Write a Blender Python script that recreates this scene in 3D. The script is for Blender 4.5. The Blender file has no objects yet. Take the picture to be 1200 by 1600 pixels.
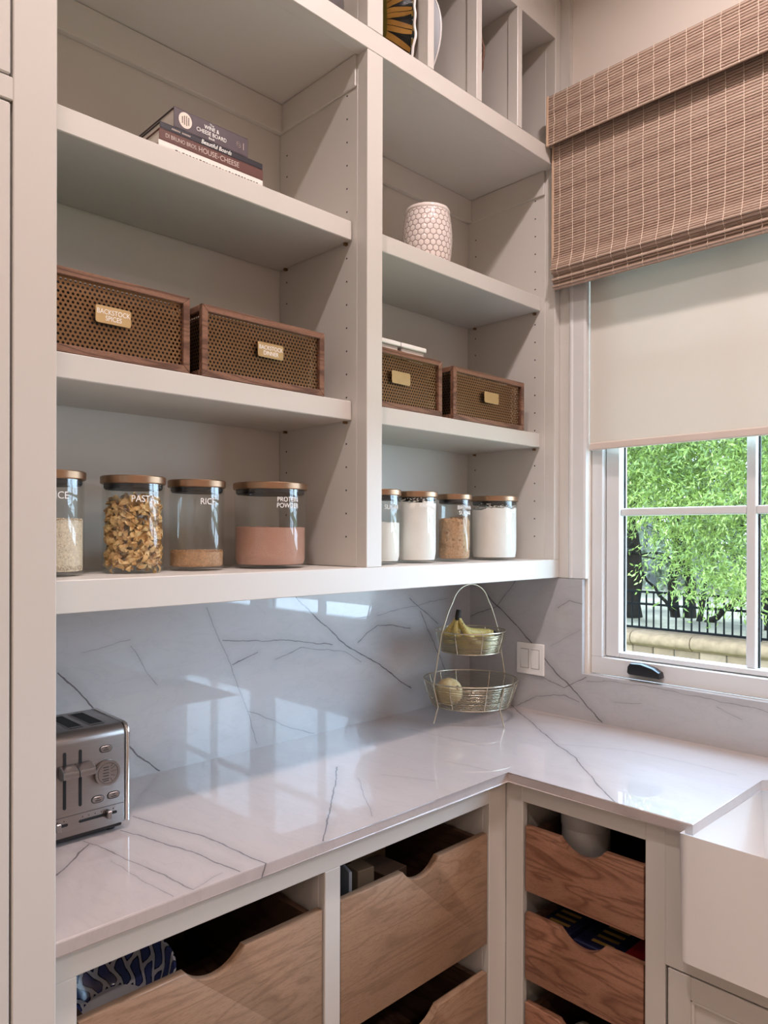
import bpy, bmesh, math, random
import numpy as np
from mathutils import Vector, Matrix, Euler
random.seed(7); RNG = np.random.default_rng(7)
S = bpy.context.scene
C = S.collection
PI = math.pi

# ------------------------------------------------------------------ camera
def setup_camera():
    f, yaw, pitch, roll = 1143.8, 0.79651, -0.00194, 0.002586
    F = Vector((math.cos(yaw)*math.cos(pitch), math.sin(yaw)*math.cos(pitch), math.sin(pitch)))
    R = F.cross(Vector((0, 0, 1))).normalized(); U = R.cross(F)
    c, s = math.cos(roll), math.sin(roll)
    R, U = c*R + s*U, -s*R + c*U
    cam = bpy.data.cameras.new('camera'); o = bpy.data.objects.new('camera', cam); C.objects.link(o)
    M = Matrix((R, U, -F)).transposed().to_4x4(); M.translation = Vector((-2.26647, -1.82963, 1.55982))
    o.matrix_world = M
    cam.sensor_fit = 'AUTO'; cam.sensor_width = 36.0
    cam.lens = f*36.0/1600.0; cam.shift_y = 35.33/1600.0
    cam.clip_start = 0.02; cam.clip_end = 200
    S.camera = o
setup_camera()

# ------------------------------------------------------------------ world, light, exposure
SKY = 13.5
W = bpy.data.worlds.new('sky'); S.world = W; W.use_nodes = True
def setup_world():
    nt = W.node_tree; nt.nodes.clear()
    out = nt.nodes.new('ShaderNodeOutputWorld'); bg = nt.nodes.new('ShaderNodeBackground')
    tc = nt.nodes.new('ShaderNodeTexCoord'); sep = nt.nodes.new('ShaderNodeSeparateXYZ')
    rp = nt.nodes.new('ShaderNodeValToRGB')
    rp.color_ramp.elements[0].position = 0.0; rp.color_ramp.elements[0].color = (0.60, 0.79, 1.0, 1)
    rp.color_ramp.elements[1].position = 0.6; rp.color_ramp.elements[1].color = (0.46, 0.70, 1.0, 1)
    nt.links.new(tc.outputs['Generated'], sep.inputs[0]); nt.links.new(sep.outputs[2], rp.inputs[0])
    nt.links.new(rp.outputs[0], bg.inputs[0]); bg.inputs[1].default_value = SKY
    nt.links.new(bg.outputs[0], out.inputs[0])
setup_world()
def area_lamp(name, loc, rot, size, power, color, portal=False, size_y=None, spread=PI):
    l = bpy.data.lights.new(name, 'AREA'); o = bpy.data.objects.new(name, l); C.objects.link(o)
    o.location = loc; o.rotation_euler = rot; l.energy = power; l.color = color
    l.shape = 'RECTANGLE' if size_y else 'DISK'; l.size = size
    if size_y: l.size_y = size_y
    l.spread = spread
    if portal: l.cycles.is_portal = True
    return o
# sky portal in the window opening (helps sampling only, gives no light itself)
area_lamp('window_portal', (0.16, -1.53, 1.9), (0, PI/2, 0), 1.75, 1, (1, 1, 1), True, 2.1)
WARM = (1.0, 0.855, 0.855)
WARMER = (1.0, 0.79, 0.735)      # pinker tint tuned to the low fronts, for unseen lamps away from the window
CEIL = 3.75
DOWNLIGHTS = [(-0.85, -1.25, 25), (-2.1, -1.35, 21), (-3.7, -2.5, 14), (-0.9, -3.9, 14), (-2.3, -3.9, 17), (-3.7, -4.2, 15)]
S.view_settings.view_transform = 'Standard'
S.view_settings.look = 'None'
S.view_settings.gamma = 1.0
S.view_settings.use_curve_mapping = False
S.view_settings.exposure = 0.08
S.cycles.transparent_max_bounces = 24
S.cycles.sample_clamp_indirect = 6.0

# ------------------------------------------------------------------ helpers
ORG = {}
def tag(o, label=None, cat=None, group=None, kind=None):
    if label: o['label'] = label
    if cat: o['category'] = cat
    if group: o['group'] = group
    if kind: o['kind'] = kind
    return o
def thing(name, label, cat, loc=(0, 0, 0), group=None, kind=None):
    o = bpy.data.objects.new(name, None); C.objects.link(o); o.location = loc
    o.empty_display_size = 0.05
    ORG[o.name] = Vector(loc)
    return tag(o, label, cat, group, kind)
def link(name, me, m=None, parent=None, kind=None, label=None):
    if m is not None and not len(me.materials):
        for k in (m if isinstance(m, (list, tuple)) else [m]): me.materials.append(k)
    o = bpy.data.objects.new(name, me); C.objects.link(o)
    if parent is not None: o.parent = parent
    if kind: o['kind'] = kind
    if label: o['label'] = label
    return o
def root_of(o):
    while o.parent: o = o.parent
    return o
def new():
    b = bmesh.new(); return b
def obj(name, bm, m, parent=None, world=True, smooth=None, kind=None, label=None, recalc=True):
    """finish a bmesh as one object; world=True: vertices are world metres, shifted to the origin of its thing"""
    base = Vector((0, 0, 0))
    if world:
        if parent is not None:
            base = ORG.get(root_of(parent).name)
            if base is None: base = root_of(parent).location.copy()
        elif len(bm.verts):
            lo = [min(v.co[i] for v in bm.verts) for i in range(3)]; hi = [max(v.co[i] for v in bm.verts) for i in range(3)]
            base = Vector(((lo[0]+hi[0])/2, (lo[1]+hi[1])/2, lo[2]))
        bmesh.ops.translate(bm, verts=bm.verts, vec=-base)
    if recalc: bmesh.ops.recalc_face_normals(bm, faces=bm.faces)
    me = bpy.data.meshes.new(name); bm.to_mesh(me); bm.free()
    if smooth is not None and len(me.polygons):
        me.polygons.foreach_set('use_smooth', [True]*len(me.polygons))
        if smooth < 179: me.set_sharp_from_angle(angle=math.radians(smooth))
    o = link(name, me, m, parent, kind, label)
    if parent is None and world: o.location = base
    return o
def box(bm, lo, hi, bev=0.0, seg=2, mi=0):
    x0, y0, z0 = lo; x1, y1, z1 = hi
    v = [bm.verts.new(p) for p in ((x0,y0,z0),(x1,y0,z0),(x1,y1,z0),(x0,y1,z0),(x0,y0,z1),(x1,y0,z1),(x1,y1,z1),(x0,y1,z1))]
    fs = [bm.faces.new([v[i] for i in q]) for q in ((0,3,2,1),(4,5,6,7),(0,1,5,4),(1,2,6,5),(2,3,7,6),(3,0,4,7))]
    for f in fs: f.material_index = mi
    if bev > 0:
        es = list({e for f in fs for e in f.edges})
        bmesh.ops.bevel(bm, geom=es, offset=bev, segments=seg, profile=0.5, affect='EDGES', clamp_overlap=True)
    return bm
def bx(name, lo, hi, m, parent=None, bev=0.0015, seg=1, world=True, label=None, kind=None):
    lo2 = [min(a, b) for a, b in zip(lo, hi)]; hi2 = [max(a, b) for a, b in zip(lo, hi)]
    return obj(name, box(new(), lo2, hi2, bev, seg), m, parent, world, label=label, kind=kind)
def lathe(bm, prof, n=48, mi=0, center=(0, 0, 0), close=False):
    rings = []
    for r, z in prof:
        if r < 1e-6: rings.append([bm.verts.new((center[0], center[1], center[2]+z))])
        else: rings.append([bm.verts.new((center[0]+r*math.cos(2*PI*k/n), center[1]+r*math.sin(2*PI*k/n), center[2]+z)) for k in range(n)])
    for a, b in zip(rings[:-1], rings[1:]):
        for k in range(n):
            j = (k+1) % n
            if len(a) == 1 and len(b) == 1: continue
            if len(a) == 1: f = bm.faces.new((a[0], b[k], b[j]))
            elif len(b) == 1: f = bm.faces.new((a[k], b[0], a[j]))
            else: f = bm.faces.new((a[k], b[k], b[j], a[j]))
            f.material_index = mi
    return bm
def tube(bm, pts, r, n=8, mi=0, closed=False, caps=True):
    pts = [Vector(p) for p in pts]; N = len(pts)
    rs = r if isinstance(r, (list, tuple)) else [r]*N
    prev = None; rings = []
    for i, p in enumerate(pts):
        if closed: t = pts[(i+1) % N]-pts[i-1]
        else: t = pts[min(i+1, N-1)]-pts[max(i-1, 0)]
        t.normalize()
        if prev is None:
            u = t.cross(Vector((0, 0, 1)));
            if u.length < 1e-3: u = t.cross(Vector((1, 0, 0)))
        else: u = prev - t*prev.dot(t)
        u.normalize(); prev = u; w = t.cross(u)
        rings.append([bm.verts.new(p + (u*math.cos(2*PI*k/n)+w*math.sin(2*PI*k/n))*rs[i]) for k in range(n)])
    pairs = list(zip(rings[:-1], rings[1:])) + ([(rings[-1], rings[0])] if closed else [])
    for a, b in pairs:
        for k in range(n):
            f = bm.faces.new((a[k], a[(k+1) % n], b[(k+1) % n], b[k])); f.material_index = mi
    if caps and not closed:
        bm.faces.new(rings[0][::-1]); bm.faces.new(rings[-1])
    return bm
def smooth_path(pts, sub=6):
    P = [Vector(p) for p in pts]; out = []
    for i in range(len(P)-1):
        p0, p1, p2, p3 = P[max(i-1, 0)], P[i], P[i+1], P[min(i+2, len(P)-1)]
        for k in range(sub):
            t = k/sub
            out.append(0.5*((2*p1)+(-p0+p2)*t+(2*p0-5*p1+4*p2-p3)*t*t+(-p0+3*p1-3*p2+p3)*t**3))
    out.append(P[-1]); return out
def prism(bm, poly, axis, a, b, mi=0, bev=0, seg=2):
    """poly: 2D points in the plane normal to axis ('x': (y,z), 'y': (x,z), 'z': (x,y)), extruded from a to b"""
    def P(u, v, w): return {'x': (w, u, v), 'y': (u, w, v), 'z': (u, v, w)}[axis]
    A = [bm.verts.new(P(u, v, a)) for u, v in poly]; B = [bm.verts.new(P(u, v, b)) for u, v in poly]
    fs = [bm.faces.new(A), bm.faces.new(B[::-1])]
    n = len(poly)
    for k in range(n): fs.append(bm.faces.new((A[k], B[k], B[(k+1) % n], A[(k+1) % n])))
    for f in fs: f.material_index = mi
    if bev:
        bmesh.ops.bevel(bm, geom=list(set(fs[0].edges) | set(fs[1].edges)), offset=bev, segments=seg, profile=0.5, affect='EDGES')
    return bm
def pydata(name, V, Fc, m, parent=None, kind=None, smooth=False, label=None):
    me = bpy.data.meshes.new(name); V = np.asarray(V, np.float32); Fc = np.asarray(Fc, np.int32)
    k = Fc.shape[1]
    me.vertices.add(len(V)); me.vertices.foreach_set('co', V.ravel())
    me.loops.add(Fc.size); me.loops.foreach_set('vertex_index', Fc.ravel())
    me.polygons.add(len(Fc)); me.polygons.foreach_set('loop_start', np.arange(0, Fc.size, k)); 
    me.update(calc_edges=True); me.validate()
    if smooth: me.polygons.foreach_set('use_smooth', [True]*len(me.polygons))
    return link(name, me, m, parent, kind, label)
def text_mesh(name, body, size, m, parent, depth=0.0004, align='CENTER', place=None, bend=None, line=0.85, label=None, shear=0, offset=0.0, ysc=1.0):
    """flat lettering; local x right, z up, facing -y; place = (x, y, z) in the thing's own frame; bend = radius of a cylinder around the z axis"""
    cu = bpy.data.curves.new(name, 'FONT'); cu.body = body; cu.size = size; cu.align_x = align; cu.align_y = 'CENTER'
    cu.extrude = depth; cu.space_line = line; cu.shear = shear; cu.offset = offset
    tmp = bpy.data.objects.new('tmp', cu); C.objects.link(tmp)
    dg = bpy.context.evaluated_depsgraph_get(); dg.update()
    me = bpy.data.meshes.new_from_object(tmp.evaluated_get(dg)); me.name = name
    bpy.data.objects.remove(tmp); bpy.data.curves.remove(cu)
    me.materials.clear()
    n = len(me.vertices); co = np.empty(n*3); me.vertices.foreach_get('co', co); co = co.reshape(-1, 3)
    x, y, z = co[:, 0], co[:, 1]*ysc, co[:, 2]
    out = np.empty_like(co)
    if bend:
        r, a0, zc = bend
        th = a0 + x/r; rr = r + z
        out[:, 0] = rr*np.sin(th); out[:, 1] = -rr*np.cos(th); out[:, 2] = y + zc
    else:
        px, py, pz = place
        out[:, 0] = x+px; out[:, 1] = py - z; out[:, 2] = y+pz
    me.vertices.foreach_set('co', out.ravel().astype(np.float32)); me.update()
    return link(name, me, m, parent, label=label)
def copy_tree(o, parent=None, name=None):
    c = o.copy(); C.objects.link(c)
    if parent is not None: c.parent = parent
    for ch in list(o.children): copy_tree(ch, c)
    return c

# ------------------------------------------------------------------ materials
def lin(c):
    return tuple((x/12.92 if x <= 0.04045 else ((x+0.055)/1.055)**2.4) for x in c[:3]) + (1.0,)
def srgb(r, g, b): return lin((r/255, g/255, b/255))
class NT:
    def __init__(s, name):
        s.m = bpy.data.materials.new(name); s.m.use_nodes = True; s.t = s.m.node_tree; s.t.nodes.clear()
        s.out = s.t.nodes.new('ShaderNodeOutputMaterial')
    def n(s, typ, ins=None, **props):
        nd = s.t.nodes.new(typ)
        for k, v in props.items(): setattr(nd, k, v)
        for k, v in (ins or {}).items(): s.set(nd.inputs[k], v)
        return nd
    def set(s, sock, v):
        if isinstance(v, bpy.types.NodeSocket): s.t.links.new(v, sock)
        elif isinstance(v, bpy.types.Node): s.t.links.new(v.outputs[0], sock)
        else: sock.default_value = v
    def math(s, op, a, b=0.0, c=None, clamp=False):
        nd = s.n('ShaderNodeMath', {0: a, 1: b}, operation=op, use_clamp=clamp)
        if c is not None: s.set(nd.inputs[2], c)
        return nd.outputs[0]
    def mix(s, f, a, b, mode='MIX'):
        nd = s.n('ShaderNodeMix', {0: f}, data_type='RGBA', blend_type=mode)
        s.set(nd.inputs[6], a); s.set(nd.inputs[7], b); return nd.outputs[2]
    def ramp(s, f, stops, interp='LINEAR'):
        nd = s.n('ShaderNodeValToRGB', {0: f}); cr = nd.color_ramp; cr.interpolation = interp
        while len(cr.elements) < len(stops): cr.elements.new(0.5)
        for e, (p, c) in zip(cr.elements, stops): e.position = p; e.color = c
        return nd.outputs[0]
    def coord(s, kind='Object', scale=None):
        if kind == 'Position': o = s.n('ShaderNodeNewGeometry').outputs['Position']
        else: o = s.n('ShaderNodeTexCoord').outputs[kind]
        if scale is not None: o = s.n('ShaderNodeMapping', {0: o, 'Scale': scale}).outputs[0]
        return o
    def noise(s, vec, scale, detail=3, rough=0.5, dist=0.0):
        return s.n('ShaderNodeTexNoise', {'Vector': vec, 'Scale': scale, 'Detail': detail, 'Roughness': rough, 'Distortion': dist})
    def bump(s, h, strength=0.3, dist=0.002):
        return s.n('ShaderNodeBump', {'Height': h, 'Strength': strength, 'Distance': dist}).outputs[0]
    def bsdf(s, color, rough=0.5, metal=0.0, normal=None, **ins):
        b = s.n('ShaderNodeBsdfPrincipled', {'Base Color': color, 'Roughness': rough, 'Metallic': metal})
        if normal is not None: s.set(b.inputs['Normal'], normal)
        for k, v in ins.items(): s.set(b.inputs[k.replace('_', ' ')], v)
        s.t.links.new(b.outputs[0], s.out.inputs[0]); return s.m
def plain(name, c, rough=0.5, metal=0.0, var=0.04, scale=6.0, bump=0.0, bscale=60, **kw):
    t = NT(name); p = t.coord('Object')
    nz = t.noise(p, scale, 4)
    dark = tuple(x*(1-var*2) for x in c[:3]) + (1,); lite = tuple(min(1, x*(1+var)) for x in c[:3]) + (1,)
    col = t.mix(nz.outputs[0], dark, lite)
    nrm = t.bump(t.noise(p, bscale, 3).outputs[0], bump, 0.002) if bump else None
    return t.bsdf(col, rough, metal, nrm, **kw)

PAINT = plain('cabinet_paint', srgb(206, 201, 193), 0.38, var=0.012, scale=3)
PAINT_IN = PAINT
WALLP = plain('wall_paint', srgb(222, 212, 200), 0.85, var=0.015, scale=2, bump=0.06, bscale=180)
CEILP = plain('ceiling_paint', srgb(235, 230, 222), 0.9, var=0.01)
TRIMW = plain('trim_paint', srgb(218, 218, 216), 0.35, var=0.01)
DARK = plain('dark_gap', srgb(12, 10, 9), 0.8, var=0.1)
BLACKP = plain('black_plastic', srgb(22, 22, 24), 0.28, var=0.05)
WHITEP = plain('white_plastic', srgb(238, 235, 230), 0.3, var=0.01)
FIRECLAY = plain('white_fireclay', srgb(236, 232, 228), 0.12, var=0.01, scale=2, Coat_Weight=0.4)
BRASS = plain('satin_brass', srgb(214, 186, 138), 0.45, 1.0, var=0.05, scale=30)
CHAMP = plain('champagne_wire', srgb(200, 190, 168), 0.3, 1.0, var=0.06, scale=40)
BRONZE = plain('bronze_perforated_metal', srgb(150, 118, 86), 0.38, 1.0, var=0.12, scale=14)
LIDM = plain('bronze_lid', srgb(164, 132, 106), 0.36, 1.0, var=0.03, scale=10)
WHITEINK = plain('white_lettering', srgb(245, 243, 238), 0.6, var=0.01)
DARKINK = plain('dark_lettering', srgb(38, 34, 34), 0.6, var=0.01)
IRON = plain('black_iron', srgb(14, 13, 12), 0.8, var=0.2, scale=5, Specular_IOR_Level=0.08)
RUBBER = plain('dark_rubber', srgb(30, 28, 28), 0.6, var=0.1)

def wood(name, c1, c2, c3, axis='x', scale=1.0, rough=0.5, rings=14.0):
    t = NT(name); p = t.coord('Object')
    st = {'x': (1.2, 9, 9), 'y': (9, 1.2, 9), 'z': (9, 9, 1.2)}[axis]
    q = t.n('ShaderNodeMapping', {0: p, 'Scale': tuple(k*scale for k in st)}).outputs[0]
    warp = t.noise(q, 0.75, 3, 0.55, 0.6)
    bands = t.math('FRACT', t.math('MULTIPLY', warp.outputs[0], rings))
    tri = t.math('ABSOLUTE', t.math('SUBTRACT', bands, 0.5))
    fine = t.noise(t.n('ShaderNodeMapping', {0: p, 'Scale': tuple(k*scale*9 for k in st)}).outputs[0], 3.0, 4, 0.7)
    col = t.ramp(tri, [(0.0, c1), (0.22, c2), (0.5, c3)])
    col = t.mix(t.math('MULTIPLY', fine.outputs[0], 0.5), col, c1)
    pore = t.ramp(t.noise(t.n('ShaderNodeMapping', {0: p, 'Scale': tuple(k*scale*7 for k in st)}).outputs[0], 5.0, 3, 0.7).outputs[0], [(0.50, (0, 0, 0, 1)), (0.68, (1, 1, 1, 1))])
    col = t.mix(t.math('MULTIPLY', pore, 0.5), col, tuple(x*0.62 for x in c1[:3])+(1,))
    h = t.math('ADD', t.math('MULTIPLY', fine.outputs[0], 0.7), tri)
    return t.bsdf(col, rough, 0, t.bump(h, 0.12, 0.0008))
OAK_X = wood('oak_drawer_along_x', srgb(134, 106, 84), srgb(156, 126, 101), srgb(160, 130, 105), 'x', 1.6, 0.42, 10)
OAK_Y = wood('oak_drawer_along_y', srgb(118, 78, 58), srgb(162, 116, 90), srgb(172, 127, 100), 'y', 1.9, 0.42, 9)
WALNUT = wood('walnut_frame', srgb(88, 60, 46), srgb(132, 95, 75), srgb(148, 109, 87), 'x', 2.2, 0.4, 9)
TRAY = wood('tray_wood_shaded', srgb(66, 46, 34), srgb(96, 70, 54), srgb(104, 78, 60), 'y', 1.6, 0.5, 8)  # oak darkened to put the drawers' inner shade into the colour
CARD = plain('brown_cardboard', srgb(88, 66, 48), 0.8, var=0.05)

def steel():
    t = NT('brushed_steel'); p = t.coord('Object', (2, 40, 160))
    n1 = t.noise(p, 8, 3, 0.6)
    col = t.mix(n1.outputs[0], srgb(128, 122, 120), srgb(158, 152, 149))
    return t.bsdf(col, 0.32, 1.0, t.bump(n1.outputs[0], 0.05, 0.0004))
STEEL = steel()

def glass(name, tint=(0.97, 0.99, 0.98, 1), refl=0.06, edge=0.2):
    t = NT(name)
    tr = t.n('ShaderNodeBsdfTransparent', {0: tint}); gl = t.n('ShaderNodeBsdfGlossy', {0: (1, 1, 1, 1), 1: 0.015})
    lw = t.n('ShaderNodeLayerWeight', {0: 0.18})
    f = t.math('ADD', t.math('MULTIPLY', lw.outputs['Facing'], edge), refl, clamp=True)
    mx = t.n('ShaderNodeMixShader', {0: f}); t.t.links.new(tr.outputs[0], mx.inputs[1]); t.t.links.new(gl.outputs[0], mx.inputs[2])
    t.t.links.new(mx.outputs[0], t.out.inputs[0]); return t.m
GLASS = glass('jar_glass', (0.96, 0.97, 0.965, 1), 0.025)
PANE = glass('window_glass', (0.97, 0.99, 0.98, 1), 0.010, 0.05)

# --- quartzite with its own dark veins, each vein where it runs across the slab
def seg_group():
    g = bpy.data.node_groups.new('vein_segment_distance', 'ShaderNodeTree')
    for nm in ('P', 'A', 'B'): g.interface.new_socket(nm, in_out='INPUT', socket_type='NodeSocketVector')
    g.interface.new_socket('D', in_out='OUTPUT', socket_type='NodeSocketFloat')
    gi = g.nodes.new('NodeGroupInput'); go = g.nodes.new('NodeGroupOutput')
    def vm(op, a, b=None, sc=None):
        n = g.nodes.new('ShaderNodeVectorMath'); n.operation = op
        g.links.new(a, n.inputs[0])
        if b is not None: g.links.new(b, n.inputs[1])
        if sc is not None: g.links.new(sc, n.inputs['Scale'])
        return n
    ap = vm('SUBTRACT', gi.outputs[0], gi.outputs[1]).outputs[0]; ab = vm('SUBTRACT', gi.outputs[2], gi.outputs[1]).outputs[0]
    d1 = vm('DOT_PRODUCT', ap, ab).outputs['Value']; d2 = vm('DOT_PRODUCT', ab, ab).outputs['Value']
    dv = g.nodes.new('ShaderNodeMath'); dv.operation = 'DIVIDE'; dv.use_clamp = True
    g.links.new(d1, dv.inputs[0]); g.links.new(d2, dv.inputs[1])
    s = vm('SCALE', ab, sc=dv.outputs[0]).outputs[0]
    L = vm('LENGTH', vm('SUBTRACT', ap, s).outputs[0]).outputs['Value']
    g.links.new(L, go.inputs[0]); return g
SEG = seg_group()
def marble(name, veins, base, cloud, dark, streak, flat):
    t = NT(name); P = t.coord('Position')
    def wob(sc, amp):
        nz = t.noise(P, sc, 2)
        v = t.n('ShaderNodeVectorMath', {0: nz.outputs['Color'], 1: (0.5, 0.5, 0.5)}, operation='SUBTRACT').outputs[0]
        v = t.n('ShaderNodeVectorMath', {0: v, 1: flat}, operation='MULTIPLY').outputs[0]   # wander within the slab face only
        return t.n('ShaderNodeVectorMath', {0: v, 'Scale': amp}, operation='SCALE').outputs[0]
    Q = t.n('ShaderNodeVectorMath', {0: P, 1: wob(6, 0.026)}, operation='ADD').outputs[0]
    Q = t.n('ShaderNodeVectorMath', {0: Q, 1: wob(30, 0.008)}, operation='ADD').outputs[0]
    wmod = t.noise(P, 22, 2).outputs[0]
    tot = None
    for pts, w, st in veins:
        dmin = None
        for a, b in zip(pts[:-1], pts[1:]):
            g = t.n('ShaderNodeGroup', node_tree=SEG); t.set(g.inputs[0], Q); g.inputs[1].default_value = a; g.inputs[2].default_value = b
            dmin = g.outputs[0] if dmin is None else t.math('MINIMUM', dmin, g.outputs[0])
        ww = t.math('MULTIPLY', t.math('ADD', wmod, 0.1), w*0.95)
        core = t.math('SUBTRACT', 1.0, t.math('DIVIDE', dmin, ww), clamp=True)
        halo = t.math('MULTIPLY', t.math('SUBTRACT', 1.0, t.math('DIVIDE', dmin, w*7), clamp=True), 0.16)
        k = t.math('MULTIPLY', t.math('ADD', t.math('POWER', core, 0.6), halo), st)
        tot = k if tot is None else t.math('MAXIMUM', tot, k)
    # soft cloudy banding of the stone
    sm = t.n('ShaderNodeMapping', {0: P, 'Rotation': streak[0], 'Scale': streak[1]}).outputs[0]
    n1 = t.noise(sm, 2.2, 6, 0.6, 0.8).outputs[0]; n2 = t.noise(sm, 7.0, 4, 0.6, 0.4).outputs[0]
    col = t.mix(t.math('MULTIPLY', n1, 1.1, clamp=True), base, cloud)
    hair = t.math('ABSOLUTE', t.math('SUBTRACT', n2, 0.5))
    hair = t.math('MULTIPLY', t.math('SUBTRACT', 1.0, t.math('MULTIPLY', hair, 30.0), clamp=True), 0.05)
    col = t.mix(hair, col, dark); col = t.mix(t.math('MINIMUM', tot, 0.92), col, dark)
    return t.bsdf(col, 0.30, 0, None, Specular_IOR_Level=0.6, Coat_Weight=1.0, Coat_Roughness=0.015)
BS=[([(-0.917,0,1.40),(-0.683,0,1.207),(-0.476,0,1.085),(-0.339,0,0.996)],.0042,1),
 ([(-1.588,0,1.217),(-1.55,0,1.175),(-1.469,0,1.073),(-1.383,0,0.974),(-1.319,0,0.919)],.004,1),
 ([(-1.178,0,1.347),(-1.095,0,1.165),(-1.006,0,0.933)],.0024,.6),
 ([(-1.121,0,1.245),(-0.941,0,1.235),(-0.711,0,1.193)],.0028,.75),
 ([(-1.401,0,1.262),(-1.329,0,1.151)],.0022,.5),
 ([(-1.044,0,1.031),(-0.79,0,0.919)],.0024,.6),
 ([(-0.597,0,1.192),(-0.507,0,1.245),(-0.347,0,1.217)],.003,.8),
 ([(-1.093,0,1.174),(-1.006,0,1.205)],.003,.8),
 ([(-0.941,0,1.174),(-0.842,0,1.199),(-0.655,0,1.166),(-0.582,0,1.121)],.0024,.6),
 ([(-0.347,0,1.324),(-0.189,0,1.218)],.0032,.8),
 ([(-0.289,0,1.273),(-0.144,0,1.031)],.003,.8),
 ([(-1.526,0,1.259),(-1.401,0,1.279)],.002,.4),
 ([(-0.508,0,1.278),(-0.134,0,1.311)],.0022,.5)]
RW=[([(0,-0.03,1.37),(0,-0.126,1.287),(0,-0.278,1.168),(0,-0.35,1.097),(0,-0.473,0.999),(0,-0.571,0.923)],.0042,1),
 ([(0,-0.001,1.235),(0,-0.126,1.279),(0,-0.218,1.384)],.0028,.8),
 ([(0,-0.225,0.918),(0,-0.315,0.967),(0,-0.422,0.988),(0,-0.485,0.972)],.0026,.7),
 ([(0,-0.4,1.295),(0,-0.446,1.325),(0,-0.509,1.314)],.0026,.7),
 ([(0,-0.51,1.047),(0,-0.617,1.065),(0,-0.73,1.067),(0,-0.835,1.06),(0,-1.2,1.04)],.0024,.6),
 ([(0,-0.342,1.036),(0,-0.421,1.013),(0,-0.51,1.06)],.003,.8),
 ([(0,-0.618,0.996),(0,-0.708,1.005)],.0022,.5),
 ([(0,-0.953,1.036),(0,-1.026,1.011)],.0022,.5),
 ([(0,-0.368,1.155),(0,-0.484,1.223)],.002,.5)]
CT=[([(0,-0.2,.915),(-0.168,-0.402,.915),(-0.404,-0.715,.915),(-0.641,-0.958,.915),(-0.641,-1.01,.892)],.004,1),
 ([(-0.946,-0.297,.915),(-1.15,-0.508,.915),(-1.245,-0.608,.915),(-1.285,-.65,.915)],.0036,.9),
 ([(-1.513,-0.239,.915),(-1.453,-0.457,.915),(-1.437,-0.589,.915),(-1.429,-0.65,.915),(-1.441,-.65,.889)],.0036,.85),
 ([(-1.564,-0.3,.915),(-1.508,-0.5,.915),(-1.487,-0.65,.915),(-1.496,-.65,.889)],.0036,.85),
 ([(-1.647,-0.301,.915),(-1.606,-0.504,.915),(-1.588,-0.645,.915)],.003,.7),
 ([(-1.647,-0.324,.915),(-1.745,-0.418,.915)],.0032,.95),
 ([(-0.965,-0.404,.915),(-1.075,-0.552,.915),(-1.12,-0.618,.915)],.0022,.55),
 ([(-0.902,-0.429,.915),(-0.837,-0.561,.915)],.002,.45),
 ([(-0.525,-0.172,.915),(-0.488,-0.458,.915)],.0024,.5),
 ([(-0.04,-0.342,.915),(-0.01,-0.683,.915)],.0028,.65),
 ([(-1.588,-0.645,.915),(-1.514,-0.63,.915)],.0022,.5),
 ([(-1.647,-0.426,.915),(-1.626,-0.641,.915)],.002,.5),
 ([(-0.691,-0.479,.915),(-0.667,-0.618,.915)],.002,.45),
 ([(-0.332,-0.561,.915),(-0.212,-0.814,.915),(-0.218,-1.088,.915)],.002,.4)]
MBASE, MCLOUD, MDARK = srgb(190, 188, 187), srgb(172, 171, 172), srgb(64, 59, 62)
MARBLE_BS = marble('quartzite_behind_counter', BS, MBASE, MCLOUD, MDARK, ((0, 0.5, 0), (1, 1, 2.6)), (1, 0, 1))
MARBLE_RW = marble('quartzite_under_window', RW, MBASE, MCLOUD, MDARK, ((0.4, 0, 0), (1, 1, 2.6)), (0, 1, 1))
MARBLE_CT = marble('quartzite_countertop', CT, srgb(192, 180, 175), srgb(173, 162, 158), MDARK, ((0, 0, 0.35), (3.2, 1, 1)), (1, 1, 0))

# ------------------------------------------------------------------ room shell
RX0, RY0 = -4.6, -5.0
WIN_Y0, WIN_Y1, WIN_Z0, WIN_Z1 = -0.507, -2.56, 1.074, 2.72
def struct(o): o['kind'] = 'structure'; return o
struct(bx('floor', (RX0, RY0, -0.1), (0.02, 0.02, 0), wood('floor_oak', srgb(128, 118, 106), srgb(156, 146, 134), srgb(164, 154, 142), 'y', 0.6, 0.4, 6), bev=0))
struct(bx('ceiling', (RX0, RY0, CEIL), (0.02, 0.02, CEIL+0.1), CEILP, bev=0))
struct(bx('wall_left', (RX0, 0.02, 0), (0.2, 0.14, CEIL), WALLP, bev=0))
struct(bx('wall_back', (RX0, RY0-0.1, 0), (0.2, RY0, CEIL), WALLP, bev=0))
struct(bx('wall_far', (RX0-0.1, RY0, 0), (RX0, 0.02, CEIL), WALLP, bev=0))
def wall_right():
    bm = new()
    a, b = 0.02, 0.2
    box(bm, (a, WIN_Y0, 0), (b, 0.02, CEIL)); box(bm, (a, RY0, 0), (b, WIN_Y1, CEIL))
    box(bm, (a, WIN_Y1, 0), (b, WIN_Y0, WIN_Z0-0.02)); box(bm, (a, WIN_Y1, WIN_Z1), (b, WIN_Y0, CEIL))
    struct(obj('wall_right', bm, WALLP))
wall_right()
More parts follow.
